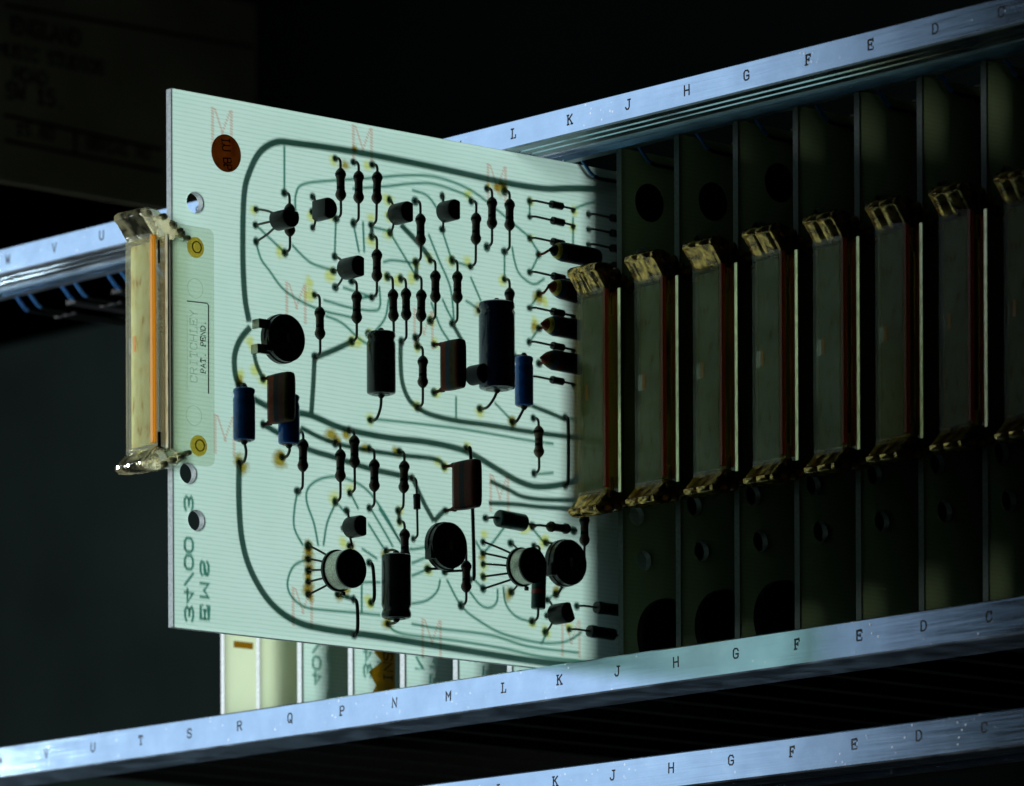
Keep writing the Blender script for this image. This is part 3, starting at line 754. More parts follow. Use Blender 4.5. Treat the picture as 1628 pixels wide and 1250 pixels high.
THIN = [
 [(452,232),(452,306)],[(409,360),(430,380),(453,402)],[(407,386),(415,412),(428,430),(455,464),(504,491),(560,505)],
 [(464,389),(480,406),(498,420),(530,430)],[(470,340),(470,311),(482,293),(531,287),(593,283),(642,279),(691,281),(740,298),(777,323),(839,375)],
 [(560,300),(617,296),(654,292),(691,293),(740,310),(760,325)],[(655,302),(680,312),(700,340)],
 [(534,348),(532,408)],[(562,357),(571,402)],[(577,352),(579,402)],[(595,362),(620,368)],[(609,417),(625,414),(662,419)],
 [(703,367),(718,413)],[(719,415),(748,424)],[(681,372),(698,414),(716,458),(722,512)],[(802,402),(802,444)],
 [(814,392),(818,415),(826,436),(848,452),(866,443)],[(740,478),(765,494)],[(514,477),(556,489),(593,494),(604,487),(603,455)],
 [(517,502),(544,514),(570,538),(586,548)],[(593,531),(612,506),(618,475)],[(685,480),(700,520),(716,545)],[(703,475),(712,495),(722,513)],
 [(725,630),(725,668)],[(589,666),(667,674),(740,683),(838,700),(880,706)],
 [(473,781),(468,810),(468,840),(482,868)],[(506,868),(499,832),(488,800),(489,778),(506,763),(533,758),(563,766),(587,783),(612,818),(634,857),(650,880)],
 [(532,803),(520,832),(514,868)],[(538,803),(555,822)],[(558,786),(570,810)],[(590,810),(612,847),(625,870)],[(602,808),(627,847),(640,868)],[(585,832),(610,872)],
 [(489,889),(467,900),(457,926),(463,948),(484,965),(514,970),(563,974),(605,978)],[(575,872),(600,889)],[(575,915),(575,975)],[(575,926),(605,926)],
 [(654,960),(678,955),(695,940),(700,921)],[(710,921),(733,963),(760,986),(800,1008),(860,1022),(900,1020),(925,1005)],
 [(746,940),(764,962),(780,966),(790,956),(791,936)],[(800,932),(804,960),(820,980),(845,989)],[(756,860),(766,878)],[(752,920),(768,936)],
 [(802,838),(784,862),(768,880)],[(846,840),(866,864)],[(654,992),(700,1000),(780,1010),(840,1028),(920,1038)],[(617,995),(640,1008),(720,1018),(800,1031),(860,1044),(940,1052)],
 [(654,874),(678,870)],[(654,896),(676,887)],[(654,916),(678,906)],[(842,320),(842,346)],[(911,345),(911,393)],[(857,405),(843,434)],[(857,467),(842,490)],[(857,522),(841,545)],
 [(911,333),(940,322),(980,318)],[(842,379),(858,404)],[(620,370),(662,440)],[(786,640),(815,670)],[(748,440),(765,480)],[(884,945),(905,925)],
 [(870,954),(900,930)],[(640,880),(655,872)],[(895,810),(960,815)],[(898,665),(960,672)],[(850,754),(880,752)],
 [(600,460),(597,473)],[(545,457),(590,472)],[(565,476),(600,470)],[(870,1005),(860,1025)],
]
for wdt, pts in THICK: ribbon(pts, wdt*1.15)
for pts in THIN: ribbon(pts, 0.58)

# ------------------------------------------------------------------ solder pads, flux stains
pad_me = {}
def pad(px, py, r=1.0):
    if r not in pad_me:
        pad_me[r] = MB().lathe([(-0.1,r*0.5),(-0.05,r),(0.0,r)], (0,0,0), 'X', 14).mesh('solder_pad', M['copper'])
        pad_me[('e',r)] = MB().lathe([(0.015,r*0.52),(0.12,r*0.44),(0.2,r*0.3)], (0,0,0), 'X', 10).mesh('solder_joint', M['solder'])
    q = back(px, py); o = link('solder_pad', pad_me[r], main); o.location = q*MM; o.scale = (1, random.uniform(.85,1.15), random.uniform(.85,1.15))
    j = link('solder_joint', pad_me[('e',r)], main); j.location = bp(px, py)*MM
st_me = [MB().add([(0,1.9*math.cos(a),1.9*math.sin(a)) for a in [2*math.pi*k/20 for k in range(20)]], [tuple(range(20))]).mesh('flux_stain', M['flux'], False),
         MB().add([(0,1.9*math.cos(a),1.9*math.sin(a)) for a in [2*math.pi*k/20 for k in range(20)]], [tuple(range(20))]).mesh('flux_stain', M['flux2'], False)]
_k = [0]
def stain(px, py, s=1.0, strong=True, sy=1.0):
    o = link('flux_stain', st_me[0 if strong else 1], main)
    _k[0] += 1
    o.location = (bp(px, py) + Vector((0.004+0.0012*_k[0], 0, 0)))*MM; o.scale = (1, s*sy*1.4, s*1.4)
    return o

# ------------------------------------------------------------------ component builders
def lead_pts(a, b, h, t0, t1):
    """wire from pad a up to height h, towards b; body occupies t0..t1 of the way"""
    d = b - a; L = d.length; e = d/L
    r1 = min(0.9, h)
    A = [a+Vector((-0.3,0,0)), a+Vector((h*0.45,0,0))+e*0.1, a+Vector((h*0.85,0,0))+e*0.5, a+Vector((h,0,0))+e*1.3, a+Vector((h,0,0))+e*(L*t0+0.4)]
    return smooth_path(A, 3)
def leads(a, b, h, t0, t1, parent, r=0.31, m_=None):
    MB().tube(lead_pts(a, b, h, t0, t1), r, 7).build('lead', m_ or M['tin'], parent)
    MB().tube(lead_pts(b, a, h, 1-t1, 1-t0), r, 7).build('lead', m_ or M['tin'], parent)
res_prof = [(-3.6,0.36),(-3.3,0.7),(-2.9,1.02),(-2.4,1.2),(-1.9,1.16),(-1.4,0.98),(-1.0,0.9),(1.0,0.9),(1.4,0.98),(1.9,1.16),(2.4,1.2),(2.9,1.02),(3.3,0.7),(3.6,0.36)]
res_me = [MB().lathe(res_prof, ax='Z', n=16).mesh('resistor', M[k], angle=60) for k in ('body','body2','body3')]
band_me = [MB().lathe([(z-0.3,0.8),(z-0.3,r+0.03),(z+0.3,r+0.03),(z+0.3,0.8)], ax='Z', n=16).mesh('colour_band', M[k]) for z, r, k in ((2.2,1.18,'band_d'),(0.7,0.89,'band_k'),(-0.4,0.89,'band_d'),(-2.2,1.18,'band_k'))]
def place_axis(o, a, b, t, h):
    """put o (built along Z) with its centre at fraction t between pads, height h"""
    d = (b-a).normalized(); o.location = (a.lerp(b, t) + Vector((h,0,0)))*MM
    o.rotation_euler = d.to_track_quat('Z', 'Y').to_euler()
def resistor(p1, p2, c=None, kind=0, h=1.75, sc=1.0, pads=True):
    a, b = bp(*p1), bp(*p2); L = (b-a).length
    if c is not None:
        cc = bp(*c) - Vector((0, h*4.66/5.81, -h*(1.02+0.16*4.66*1.0)/7.43))  # body centre seen at c
        t = max(0.3, min(0.7, (cc-a).dot(b-a)/L**2))
    else: t = 0.5
    r = link('resistor', res_me[kind], main); place_axis(r, a, b, t, h)
    r.rotation_euler.rotate_axis('Z', random.uniform(0, 6)); r.scale = (sc, sc, sc)
    for bm in band_me: link('colour_band', bm, r)
    hb = 3.4*sc/L
    mb1 = lead_pts(a, b, h, t-hb, t+hb); mb2 = lead_pts(b, a, h, 1-t-hb, 0)
    inv = (Matrix.Translation(r.location) @ r.rotation_euler.to_matrix().to_4x4() @ Matrix.Diagonal((sc,sc,sc,1))).inverted()
    for q in (mb1, mb2):
        o = MB().tube(q, 0.3, 7).build('lead', M['tin'], r); o.matrix_parent_inverse = inv
    if pads: pad(*p1); pad(*p2)
    return r
dio_me = MB().lathe([(-1.75,0.5),(-1.65,0.85),(1.65,0.85),(1.75,0.5)], ax='Z', n=14).mesh('diode', M['black'])
dband = MB().lathe([(-1.4,0.86),(-1.4,0.9),(-0.9,0.9),(-0.9,0.86)], ax='Z', n=14).mesh('colour_band', M['band_b'])
def diode(p1, p2, c=None, h=1.3, pads=(True, True), sc=(1,1,1)):
    a, b = bp(*p1), bp(*p2); L = (b-a).length
    t = 0.55 if c is None else max(.25, min(.75, (bp(*c)-Vector((0,h*0.8,0))-a).dot(b-a)/L**2))
    r = link('diode', dio_me, main); place_axis(r, a, b, t, h); r.scale = sc
    link('colour_band', dband, r)
    inv = (Matrix.Translation(r.location) @ r.rotation_euler.to_matrix().to_4x4() @ Matrix.Diagonal((*sc,1))).inverted()
    hb = 1.6*sc[2]/L
    for q in (lead_pts(a, b, h, t-hb, 0), lead_pts(b, a, h, 1-t-hb, 0)):
        o = MB().tube(q, 0.27, 7).build('lead', M['tin'], r); o.matrix_parent_inverse = inv
    if pads[0]: pad(*p1, 0.85)
    if pads[1]: pad(*p2, 0.85)
    return r
def electrolytic(p1, p2, ctr, rad, length, matr, label, groove=0.82, h=None, printed=False, seal=True):
    """ctr: photo position of the middle of the can"""
    h = h if h is not None else rad+0.25
    a, b = bp(*p1), bp(*p2)
    c = bp(*ctr); c = Vector((h, c.y - h*4.66/5.81, c.z + h*(1.02 + 0.148*4.66)/7.43))
    r = rad; L = length/2; g0 = L*groove
    prof = [(-L, r*0.6), (-L+0.05, r*0.82), (-L+0.3, r*0.97), (-L+0.7, r), (g0-1.6, r), (g0-1.0, r*0.95), (g0-0.6, r*0.90), (g0-0.2, r*0.94), (g0+0.2, r), (L-0.35, r*0.98), (L-0.08, r*0.86), (L, r*0.6)]
    e = MB().lathe(prof, ax='Z', n=32).build('electrolytic_capacitor', matr, main, angle=50)
    tag(e, label)
    e.location = c*MM
    cn = MB()
    MB().lathe([(-L-0.12, r*0.35), (-L-0.12, r*0.62), (-L+0.2, r*0.66)], ax='Z', n=20).build('end_disc', M['tin'], e)
    inv = Matrix.Translation(e.location).inverted()
    top_, bot = (a, b) if a.z > b.z else (b, a)
    for pp, zz in ((top_, c.z+L), (bot, c.z-L)):
        s = 1 if zz > c.z else -1
        q = smooth_path([Vector((-0.2,pp.y,pp.z)), Vector((h*0.55,pp.y+0.05,pp.z)), Vector((h*0.97,(pp.y*0.65+c.y*0.35),pp.z*0.55+zz*0.45)), Vector((h,c.y,zz+s*0.3)), Vector((h,c.y,zz-s*0.5))], 4)
        o = MB().tube(q, 0.33, 7).build('lead', M['tin'], e); o.matrix_parent_inverse = inv
        MB().lathe([(0,0.9),(s*0.45,0.7),(s*0.8,0.4)] if s > 0 else [(s*0.8,0.4),(s*0.45,0.7),(0,0.9)], (0,0,s*L), 'Z', 10).build('end_seal', M['black'], e)
    if printed:
        t = stroke_mesh('+10/25+', 1.0, 1.3, 0.2, 1.45, M['white'], 0.0)
        # wrap the print round the can
        for v in t.vertices:
            ang = -math.pi/2 - 0.75 + v.co.y/(r*MM); zz = v.co.x
            v.co = Vector(((r+0.02)*MM*math.cos(ang), (r+0.02)*MM*math.sin(ang), zz))
        link('lettering', t, e)
    pad(*p1); pad(*p2)
    return e
def to92(pads3, h0, L=4.6, flat=0.0, tilt=(0,0), label=None, dx=(0,0), spread=1.27):
    P = [bp(*p) for p in pads3]; c = sum(P, Vector())/3 + Vector((0,dx[0],dx[1]))
    prof = []
    R = 2.35; cut = 1.35
    a0 = math.acos(cut/R)
    for k in range(19):
        a = a0 + (2*math.pi-2*a0)*k/18; prof.append((R*math.cos(a), R*math.sin(a)))
    mb = MB()
    def rot(u, v): return (u*math.cos(flat)-v*math.sin(flat), u*math.sin(flat)+v*math.cos(flat))
    rings = []
    for x, k in ((0,0.93),(0.25,1.0),(L-0.3,0.99),(L,0.93)):
        rings.append([(x, *rot(u*k, v*k)) for u, v in prof])
    mb.loops(rings)
    t = mb.build('transistor', M['black'], main, angle=30)
    if label: tag(t, label)
    t.location = (c + Vector((h0,0,0)))*MM
    t.rotation_euler = (0, tilt[0], tilt[1])
    inv = Matrix.Translation(t.location).inverted() if True else None
    R3 = t.rotation_euler.to_matrix()
    inv = (Matrix.Translation(t.location) @ R3.to_4x4()).inverted()
    for i, p in enumerate(P):
        u, v = 0, (1-i)*spread
        e = c + Vector((h0,0,0)) + R3 @ Vector((0.2, u, v))
        q = smooth_path([p+Vector((-0.3,0,0)), p+Vector((0.3,0,0)), p.lerp(e,0.45)+Vector((h0*0.1,0,0)), e+Vector((-0.5,0,0))*min(1,h0), e], 3)
        o = MB().tube(q, 0.27, 7).build('lead', M['tin'], t); o.matrix_parent_inverse = inv
    for p in pads3: pad(*p, 0.95)
    return t
def metal_can(base, h, rf, rc, hc, pads5, extra, label):
    b = bp(*base)
    fl = MB().lathe([(0,rf-0.3),(0.15,rf),(0.75,rf),(0.95,rf-0.25)], ax='X', n=40).build('integrated_circuit', M['black'], main, angle=40)
    tag(fl, label); fl.location = (b+Vector((h,0,0)))*MM
    MB().lathe([(0.9,rc),(hc-0.4,rc),(hc-0.12,rc-0.08)], ax='X', n=40).build('can', M['can'], fl, angle=40)
    MB().lathe([(hc-0.5,rc+0.04),(hc-0.05,rc+0.02),(hc+0.12,rc-0.25),(hc+0.14,rc-0.8)], ax='X', n=40).build('can_top', M['black'], fl, angle=40)
    MB().box(0.1, 0.7, rf*0.25, rf*0.25+0.8, -rf-0.7, -rf+0.2).build('locating_tab', M['black'], fl)
    inv = Matrix.Translation(fl.location).inverted()
    n = len(pads5)
    for i, p in enumerate(pads5):
        q0 = bp(*p); k = (i-(n-1)/2)/((n-1)/2)
        e = b + Vector((h, -rf*0.62*math.cos(k*1.1), -rf*0.62*math.sin(k*1.1)))
        pts = smooth_path([q0+Vector((-0.3,0,0)), q0+Vector((0.3,0,0)), q0.lerp(e,0.5)+Vector((0.5,0,0)), e+Vector((0.2,0,0))], 3)
        o = MB().tube(pts, 0.25, 7).build('lead', M['tin'], fl); o.matrix_parent_inverse = inv; pad(*p, 1.0)
    for p in extra:
        q0 = bp(*p); e = b + (q0-b)*0.5; e.x = h
        o = MB().tube(smooth_path([q0+Vector((-0.3,0,0)), q0+Vector((0.3,0,0)), e], 3), 0.25, 7).build('lead', M['tin'], fl); o.matrix_parent_inverse = inv; pad(*p, 1.0)
    return fl
def trimmer(base, h0=0.8, t=2.8, r=5.35, label=None, tabs=None, wires=()):
    b = bp(*base)
    mb = MB().lathe([(0,r-0.25),(0.2,r),(t*0.45,r),(t*0.5,r-0.22),(t-0.35,r-0.22),(t-0.1,r-0.5),(t,r-0.9)], ax='X', n=48)
    mb.box(0, t*0.8, -r*0.97, -r*0.45, -r*0.62, -r*0.05, 0.2)
    d = mb.build('trimmer', M['black'], main, angle=40); tag(d, label); d.location = (b+Vector((h0,0,0)))*MM
    MB().lathe([(t-0.02,2.0),(t+0.12,1.9),(t+0.15,1.2),(t-0.02,1.1)], ax='X', n=24).build('wiper', M['blacks'], d)
    MB().box(t+0.02, t+0.14, -0.35, 0.35, -1.0, 1.0).build('screw_slot', M['tab'], d)
    if tabs:
        for (px, py, hh) in tabs:
            q = bp(px, py) - b
            MB().box(-h0-0.2, hh, q.y-0.2, q.y+0.5, q.z-1.0, q.z+1.0, 0.12).box(hh-0.5, hh, q.y, q.y+3.0, q.z-1.0, q.z+1.0).build('solder_tab', M['tab'], d)
    inv = Matrix.Translation(d.location).inverted()
    for p, e in wires:
        A, B = bp(*p), bp(*e, h0+0.4)
        o = MB().tube(smooth_path([A+Vector((-0.2,0,0)), A+Vector((0.5,0,0)), A.lerp(B,.4)+Vector((0.4,0,0)), B], 3), 0.3, 7).build('lead', M['tin'], d); o.matrix_parent_inverse = inv
        pad(*p, 1.1)
    return d
def film_cap(p1, p2, h0, h1, zt, zb, ty, label, bands, yoff=0.6):
    """flat dipped film capacitor standing on edge, colour bands stacked from its legs outwards"""
    a, b = bp(*p1), bp(*p2); y = (a.y+b.y)/2 + yoff
    z1 = max(a.z, b.z)+zt; z0 = min(a.z, b.z)-zb; zc = (z0+z1)/2; hz = (z1-z0)/2
    def ring(x, k, kz):
        pts = []
        for i in range(24):
            t = 2*math.pi*i/24; cs, sn = math.cos(t), math.sin(t); e = 0.42
            pts.append((x, ty/2*k*math.copysign(abs(cs)**e, cs), hz*kz*math.copysign(abs(sn)**e*1.0, sn)))
        return pts
    n = len(bands); xs = []
    L = h1-h0
    def prof(u):   # u 0..1 from legs to far edge
        k = min(1, 0.35+3.5*u) * (1 if u < 0.86 else math.sqrt(max(0.05, 1-((u-0.86)/0.145)**2)))
        kz = (0.93 if u < .04 else 0.97 + 0.03*math.sin(u*3)) * (1 if u < 0.9 else 1-0.9*(u-0.9)*(u-0.9)/0.01*0.12)
        return k, kz
    root = None
    for bi, mk in enumerate(bands):
        us = [bi/n + (1/n)*k/4 for k in range(5)]
        mb = MB(); mb.loops([ring(h0+u*L, *prof(u)) for u in us])
        if root is None:
            root = mb.build('film_capacitor', M[mk], main, angle=50); tag(root, label); root.location = Vector((0, y, zc))*MM
        else: mb.build('colour_band', M[mk], root, angle=50)
    inv = Matrix.Translation(root.location).inverted()
    for q, zz in ((a, z1-0.6), (b, z0+0.6)) if a.z > b.z else ((b, z1-0.6), (a, z0+0.6)):
        pts = smooth_path([q+Vector((-0.2,0,0)), q+Vector((0.5,0.05,0)), Vector((h0*0.7, q.y*.4+y*.6, q.z*.6+zz*.4)), Vector((h0+0.6, y, zz))], 3)
        o = MB().tube(pts, [0.3]*4+[0.36]*3+[0.55,0.65,0.7][:max(0,len(pts)-7)], 7).build('leg', M[bands[0]], root); o.matrix_parent_inverse = inv
    pad(*p1, 0.95); pad(*p2, 0.95)
    return root
def fish_cap(tip, start, end, r, h, label, cols):
    """banded capacitor with a pointed end, lying along the board"""
    a = bp(*tip); s = bp(*start); s = Vector((h, s.y-h*0.8, s.z+h*0.24)); e = bp(*end); e = Vector((h, e.y-h*0.8, e.z+h*0.24))
    L = (e-s).length
    full = [(0,0.25),(0.5,0.55),(1.2,1.1),(2.0,1.6),(2.9,1.95),(4.0,r),(L-2.2,r),(L-1.1,r*0.93),(L-0.4,r*0.72),(L,r*0.35)]
    def rad(t):
        for (t0,r0),(t1,r1) in zip(full, full[1:]):
            if t0 <= t <= t1: return r0+(r1-r0)*(t-t0)/(t1-t0)
        return r
    cuts = [0, 1.6, 2.6, 4.0, 5.4, L]
    root = None
    for i in range(5):
        ts = [cuts[i]+(cuts[i+1]-cuts[i])*k/(3 if i < 4 else 12) for k in range((3 if i < 4 else 12)+1)]
        mb = MB().lathe([(t, rad(t)) for t in ts], ax='Z', n=20)
        if root is None:
            root = mb.build('banded_capacitor', M[cols[i]], main, angle=60); tag(root, label)
            root.location = s*MM; root.rotation_euler = (e-s).to_track_quat('Z','Y').to_euler()
        else: mb.build('colour_band', M[cols[i]], root, angle=60)
    inv = (Matrix.Translation(root.location) @ root.rotation_euler.to_matrix().to_4x4()).inverted()
    o = MB().tube(smooth_path([a+Vector((-.2,0,0)), a+Vector((h*.6,0.1,0)), s.lerp(a+Vector((h,0,0)),.5), s+Vector((0,.3,0))], 3), 0.3, 7).build('lead', M['band_r'], root)
    o.matrix_parent_inverse = inv
    pad(*tip, 0.95)
    return root
def axial_tube(p1, p2, c, r, L, label, bands=(), h=None):
    h = h or r+0.3; a, b = bp(*p1), bp(*p2); cc = bp(*c); cc = Vector((h, cc.y-h*0.8, cc.z+h*0.24)); 
    t = (cc-a).dot(b-a)/(b-a).length_squared; t = max(.2, min(.8, t))
    o = MB().lathe([(-L/2,r*0.5),(-L/2+0.1,r*0.9),(-L/2+0.4,r),(L/2-0.4,r),(L/2-0.1,r*0.9),(L/2,r*0.5)], ax='Z', n=24).build('tubular_capacitor', M['teal'], main, angle=50)
    tag(o, label); place_axis(o, a, b, t, h)
    for z in bands: MB().lathe([(z-0.5,r*0.9),(z-0.5,r+0.03),(z+0.5,r+0.03),(z+0.5,r*0.9)], ax='Z', n=24).build('colour_band', M['red'], o)
    inv = (Matrix.Translation(o.location) @ o.rotation_euler.to_matrix().to_4x4()).inverted()
    hb = L/2/(b-a).length
    for q in (lead_pts(a, b, h, max(0,t-hb), 0), lead_pts(b, a, h, max(0,1-t-hb), 0)):
        l = MB().tube(q, 0.3, 7).build('lead', M['tin'], o); l.matrix_parent_inverse = inv
    pad(*p1); pad(*p2)
    return o
def wire_link(p1, p2, h=1.2, r=0.4, bow=0.0, pads=True):
    a, b = bp(*p1), bp(*p2); e = (b-a).normalized(); L = (b-a).length
    pts = smooth_path([a+Vector((-.2,0,0)), a+Vector((h*.6,0,0))+e*.2, a+Vector((h,0,0))+e*1.4, (a+b)/2+Vector((h,0.1,0)), b+Vector((h,0,0))-e*1.4, b+Vector((h*.6,0,0))-e*.2, b+Vector((-.2,0,0))], 4)
    o = MB().tube(pts, r, 8).build('wire_link', M['blacks'], main)
    if pads: pad(*p1, 0.95); pad(*p2, 0.95)

# ------------------------------------------------------------------ components, by measured hole positions
RES = [((533,252),(534,348),(541,300),0),((562,258),(562,355),(569,304),1),((592,262),(590,358),(599,305),1),((591,376),(591,473),(597,428),0),
 ((660,320),(661,417),(670,372),0),((749,320),(748,424),(756,370),0),((774,300),(774,393),(781,345),0),((802,304),(802,400),(810,348),0),
 ((802,444),(802,535),(809,489),0),((559,447),(559,543),(568,495),0),((616,440),(618,537),(627,492),0),((637,443),(638,543),(646,490),0),
 ((662,440),(661,537),(669,492),0),((684,414),(684,510),(693,462),1),((719,414),(719,515),(728,463),0),((500,469),(501,567),(508,520),0),
 ((664,551),(664,648),(671,597),0),((848,665),(849,753),(856,708),2),((474,686),(473,781),(482,730),1),((533,705),(533,798),(541,746),0),
 ((555,684),(556,784),(563,724),0),((587,714),(587,808),(597,762),1),((635,718),(633,812),(642,764),0),((635,829),(636,928),(642,872),1),
 ((733,868),(733,963),(741,922),1),((452,307),(453,402),(459,356),0)]
for a, b, c, k in RES: resistor(a, b, c, k)
resistor((846,836),(912,845),(887,838),0,pads=True)
diode((655,760),(657,857),(663,800),h=1.5,sc=(0.95,0.95,1.0))
for (a, b, c) in [((842,320),(911,335),(884,326)),((842,345),(911,361),(886,351)),((842,379),(911,394),(886,384)),((842,433),(911,449),(887,440)),
                  ((842,490),(911,505),(886,497)),((841,544),(911,559),(886,549)),((842,599),(911,613),(885,604)),
                  ((935,341),(1004,356),(980,346)),((935,365),(1004,380),(980,370)),((935,389),(1004,404),(980,394)),((930,415),(1004,431),(982,420))]:
    diode(a, b, c)
diode((905,1001),(1000,1015),(955,1008),h=1.6,sc=(1.6,1.6,2.2)); diode((917,964),(1005,976),(966,970),h=1.8,sc=(1.6,1.6,2.2))
electrolytic((380,612),(381,735),(388,668),2.4,11.4,M['blue'],'small bright blue can at the left edge of the circuit',printed=True)
electrolytic((441,640),(449,727),(459,676),2.35,10.8,M['blue'],'small blue can half hidden behind a brown striped capacitor',printed=True)
electrolytic((586,531),(589,668),(605,589),3.2,13.8,M['blacks'],'black can in the middle of the board')
electrolytic((763,494),(763,650),(788,564),4.05,19.6,M['navy'],'largest can, dark navy, right of centre',groove=0.84)
electrolytic((818,567),(815,671),(832,614),2.1,11.2,M['blue'],'slim blue can beside the large navy can',printed=True)
electrolytic((614,876),(617,992),(629,943),3.3,14.2,M['blacks'],'black can near the bottom edge',groove=-0.62)
to92([(407,333),(406,358),(407,384)],7.2,4.9,flat=math.pi/2,label='transistor on long splayed legs at the upper left')
to92([(497,313),(496,337),(497,362)],1.4,4.4,flat=math.pi)
to92([(619,318),(619,343),(620,370)],1.8,4.7,flat=0.0,tilt=(0.0,0.0))
to92([(703,312),(702,338),(703,365)],0.5,4.2,flat=0.0)
to92([(532,408),(530,431),(533,457)],3.4,5.2,flat=0.0)
to92([(551,812),(546,840),(558,868)],0.9,4.2,flat=0.0)
to92([(870,954),(869,979),(867,1005)],2.6,5.0,flat=0.4)
trimmer((440,541),t=3.0,label='round trimmer at the left with two bare metal tabs',tabs=[(402,516,1.6),(400,556,1.6)])
trimmer((699,870),t=3.0,label='round trimmer below the brown capacitor',wires=[((680,905),(715,905)),((707,909),(735,908))])
trimmer((889,897),t=3.2,label='round trimmer at the lower right, partly in shadow',wires=[((868,863),(885,868)),((884,945),(890,930))])
metal_can((512,912),4.9,4.6,4.2,5.2,[(490,868),(490,889),(490,907),(490,925),(490,945)],[(537,945),(556,868)],'round metal can with five splayed legs at the lower left')
metal_can((804,906),4.9,4.4,4.0,4.4,[(768,862),(768,880),(768,897),(768,917),(768,936)],[(813,941),(812,864)],'round metal can with five splayed legs at the lower right')
film_cap((418,602),(418,675),1.3,9.4,0.5,0.3,2.9,'brown capacitor with navy and olive stripes at the left',['cap_brown','band_r','band_k','cap_brown','band_o'])
film_cap((690,548),(690,624),2.3,9.6,0.2,0.2,3.0,'brown capacitor with rust, slate and olive stripes',['cap_brown','band_r','band_b','band_o','cap_brown'],yoff=0.3)
film_cap((706,742),(708,812),2.6,11.2,0.6,0.5,3.0,'plain dark red-brown capacitor with a wire behind it',['cap_brown','cap_brown','band_k','cap_brown','cap_brown'],yoff=0.4)
p = bp(748, 598)
o = MB().lathe([(0.5,2.2),(4.6,2.2),(5.0,1.9)], (0,0,0), 'X', 24).build('small_transistor_can', M['band_k'], main); o.location = p*MM
fish_cap((856,405),(872,405),(952,420),2.2,2.4,'banded capacitor, uppermost of the four',['band_k','band_y','band_b','cap_brown','band_k'])
fish_cap((857,467),(870,462),(945,482),2.3,2.4,'banded capacitor, second of the four',['band_r','band_y','band_b','cap_brown','band_k'])
fish_cap((857,522),(859,522),(935,535),2.3,2.2,'banded capacitor, third of the four',['band_r','band_y','band_b','cap_brown','band_k'])
fish_cap((857,578),(858,576),(935,590),2.3,2.2,'banded capacitor, lowest of the four',['band_r','band_o','band_b','cap_brown','band_k'])
axial_tube((772,824),(846,838),(812,824),1.95,7.9,'teal tube lying near the right side')
axial_tube((849,868),(846,988),(857,936),1.65,11.0,'upright teal tube with red bands beside a metal can',bands=(-2.6,1.6))
wire_link((587,895),(590,958)); wire_link((562,953),(563,1010)); wire_link((741,713),(747,922),h=1.5,r=0.42); wire_link((898,663),(898,772),h=1.1)
resistor((921,818),(921,905),(940,850),0,pads=False)

for px, py, s_, k in [(529,254,1.1,1),(548,262,1.2,0),(563,236,.8,0),(584,264,1.0,1),(790,300,1.3,0),(801,296,.9,0),(775,296,.8,1),(537,700,1.0,0),(527,692,1.3,0),(551,690,1.0,0),
    (580,712,1.0,0),(629,718,1.0,0),(532,792,1.5,1),(556,776,1.2,1),(445,735,1.5,0),(447,722,1.2,0),(378,728,1.3,0),(385,745,1.3,0),(491,870,1.2,0),(491,879,1.1,0),(491,889,1.2,0),(491,899,1.1,0),(491,908,1.2,0),
    (491,917,1.1,0),(491,927,1.2,0),(491,936,1.2,0),(491,946,1.2,0),(538,946,1.2,0),(549,938,1.1,0),(614,882,1.0,0),(614,992,1.2,0),(590,532,1.1,1),(759,492,1.3,0),(762,655,1.3,1),(815,672,1.1,0),
    (706,740,1.2,1),(694,735,1.0,1),(770,850,1.0,1),(768,884,1.0,0),(768,898,1.0,1),(768,918,1.0,1),(810,946,1.3,0),(840,840,1.1,1),(831,840,1.0,1),(862,863,1.0,1),(884,942,1.1,0),(845,991,1.0,1),
    (848,520,1.3,0),(851,512,1.0,1),(857,472,1.2,0),(866,482,1.1,1),(524,340,1.0,1),(496,345,1.1,1),(615,318,1.2,1),(616,345,1.1,1),(616,372,1.1,1),(660,418,1.0,1),(681,411,1.2,1),(716,415,1.1,1),(742,416,1.1,1),
    (745,310,1.0,1),(446,400,1.4,1),(404,335,1,1),(493,450,1.3,1),(494,470,1.2,1),(524,435,1.3,1),(590,385,1.2,1),(613,442,1.1,1),(632,444,1.2,1),(657,443,1.1,1),(688,512,1.2,1),(692,545,1.1,1),(693,625,1.0,1),
    (398,545,1.2,1),(405,590,1.2,1),(418,606,1.1,1),(381,608,1.1,0),(383,596,1.0,1),(799,448,1.1,1),(800,300,1.2,1),(590,348,1.0,1),(560,545,1.2,1),(570,545,1.2,1),(588,668,1.3,1),(637,812,1.0,1),(636,832,1.0,1),(586,955,1.1,1),
    (590,960,1.0,1),(558,870,1.1,0),(545,862,1.2,1),(680,905,1.2,1),(868,858,1.1,1),(868,1003,1.2,1),(905,999,1.1,1),(741,712,1.0,1),(842,322,1.0,1),(842,380,1.0,1),(912,336,1.0,1),(911,362,1.0,1),(664,553,1.0,1),(662,646,1.1,1)]:
    stain(px+random.uniform(-1,1), py+random.uniform(-1,1), s_*1.05, k == 0, random.uniform(0.85, 1.2))
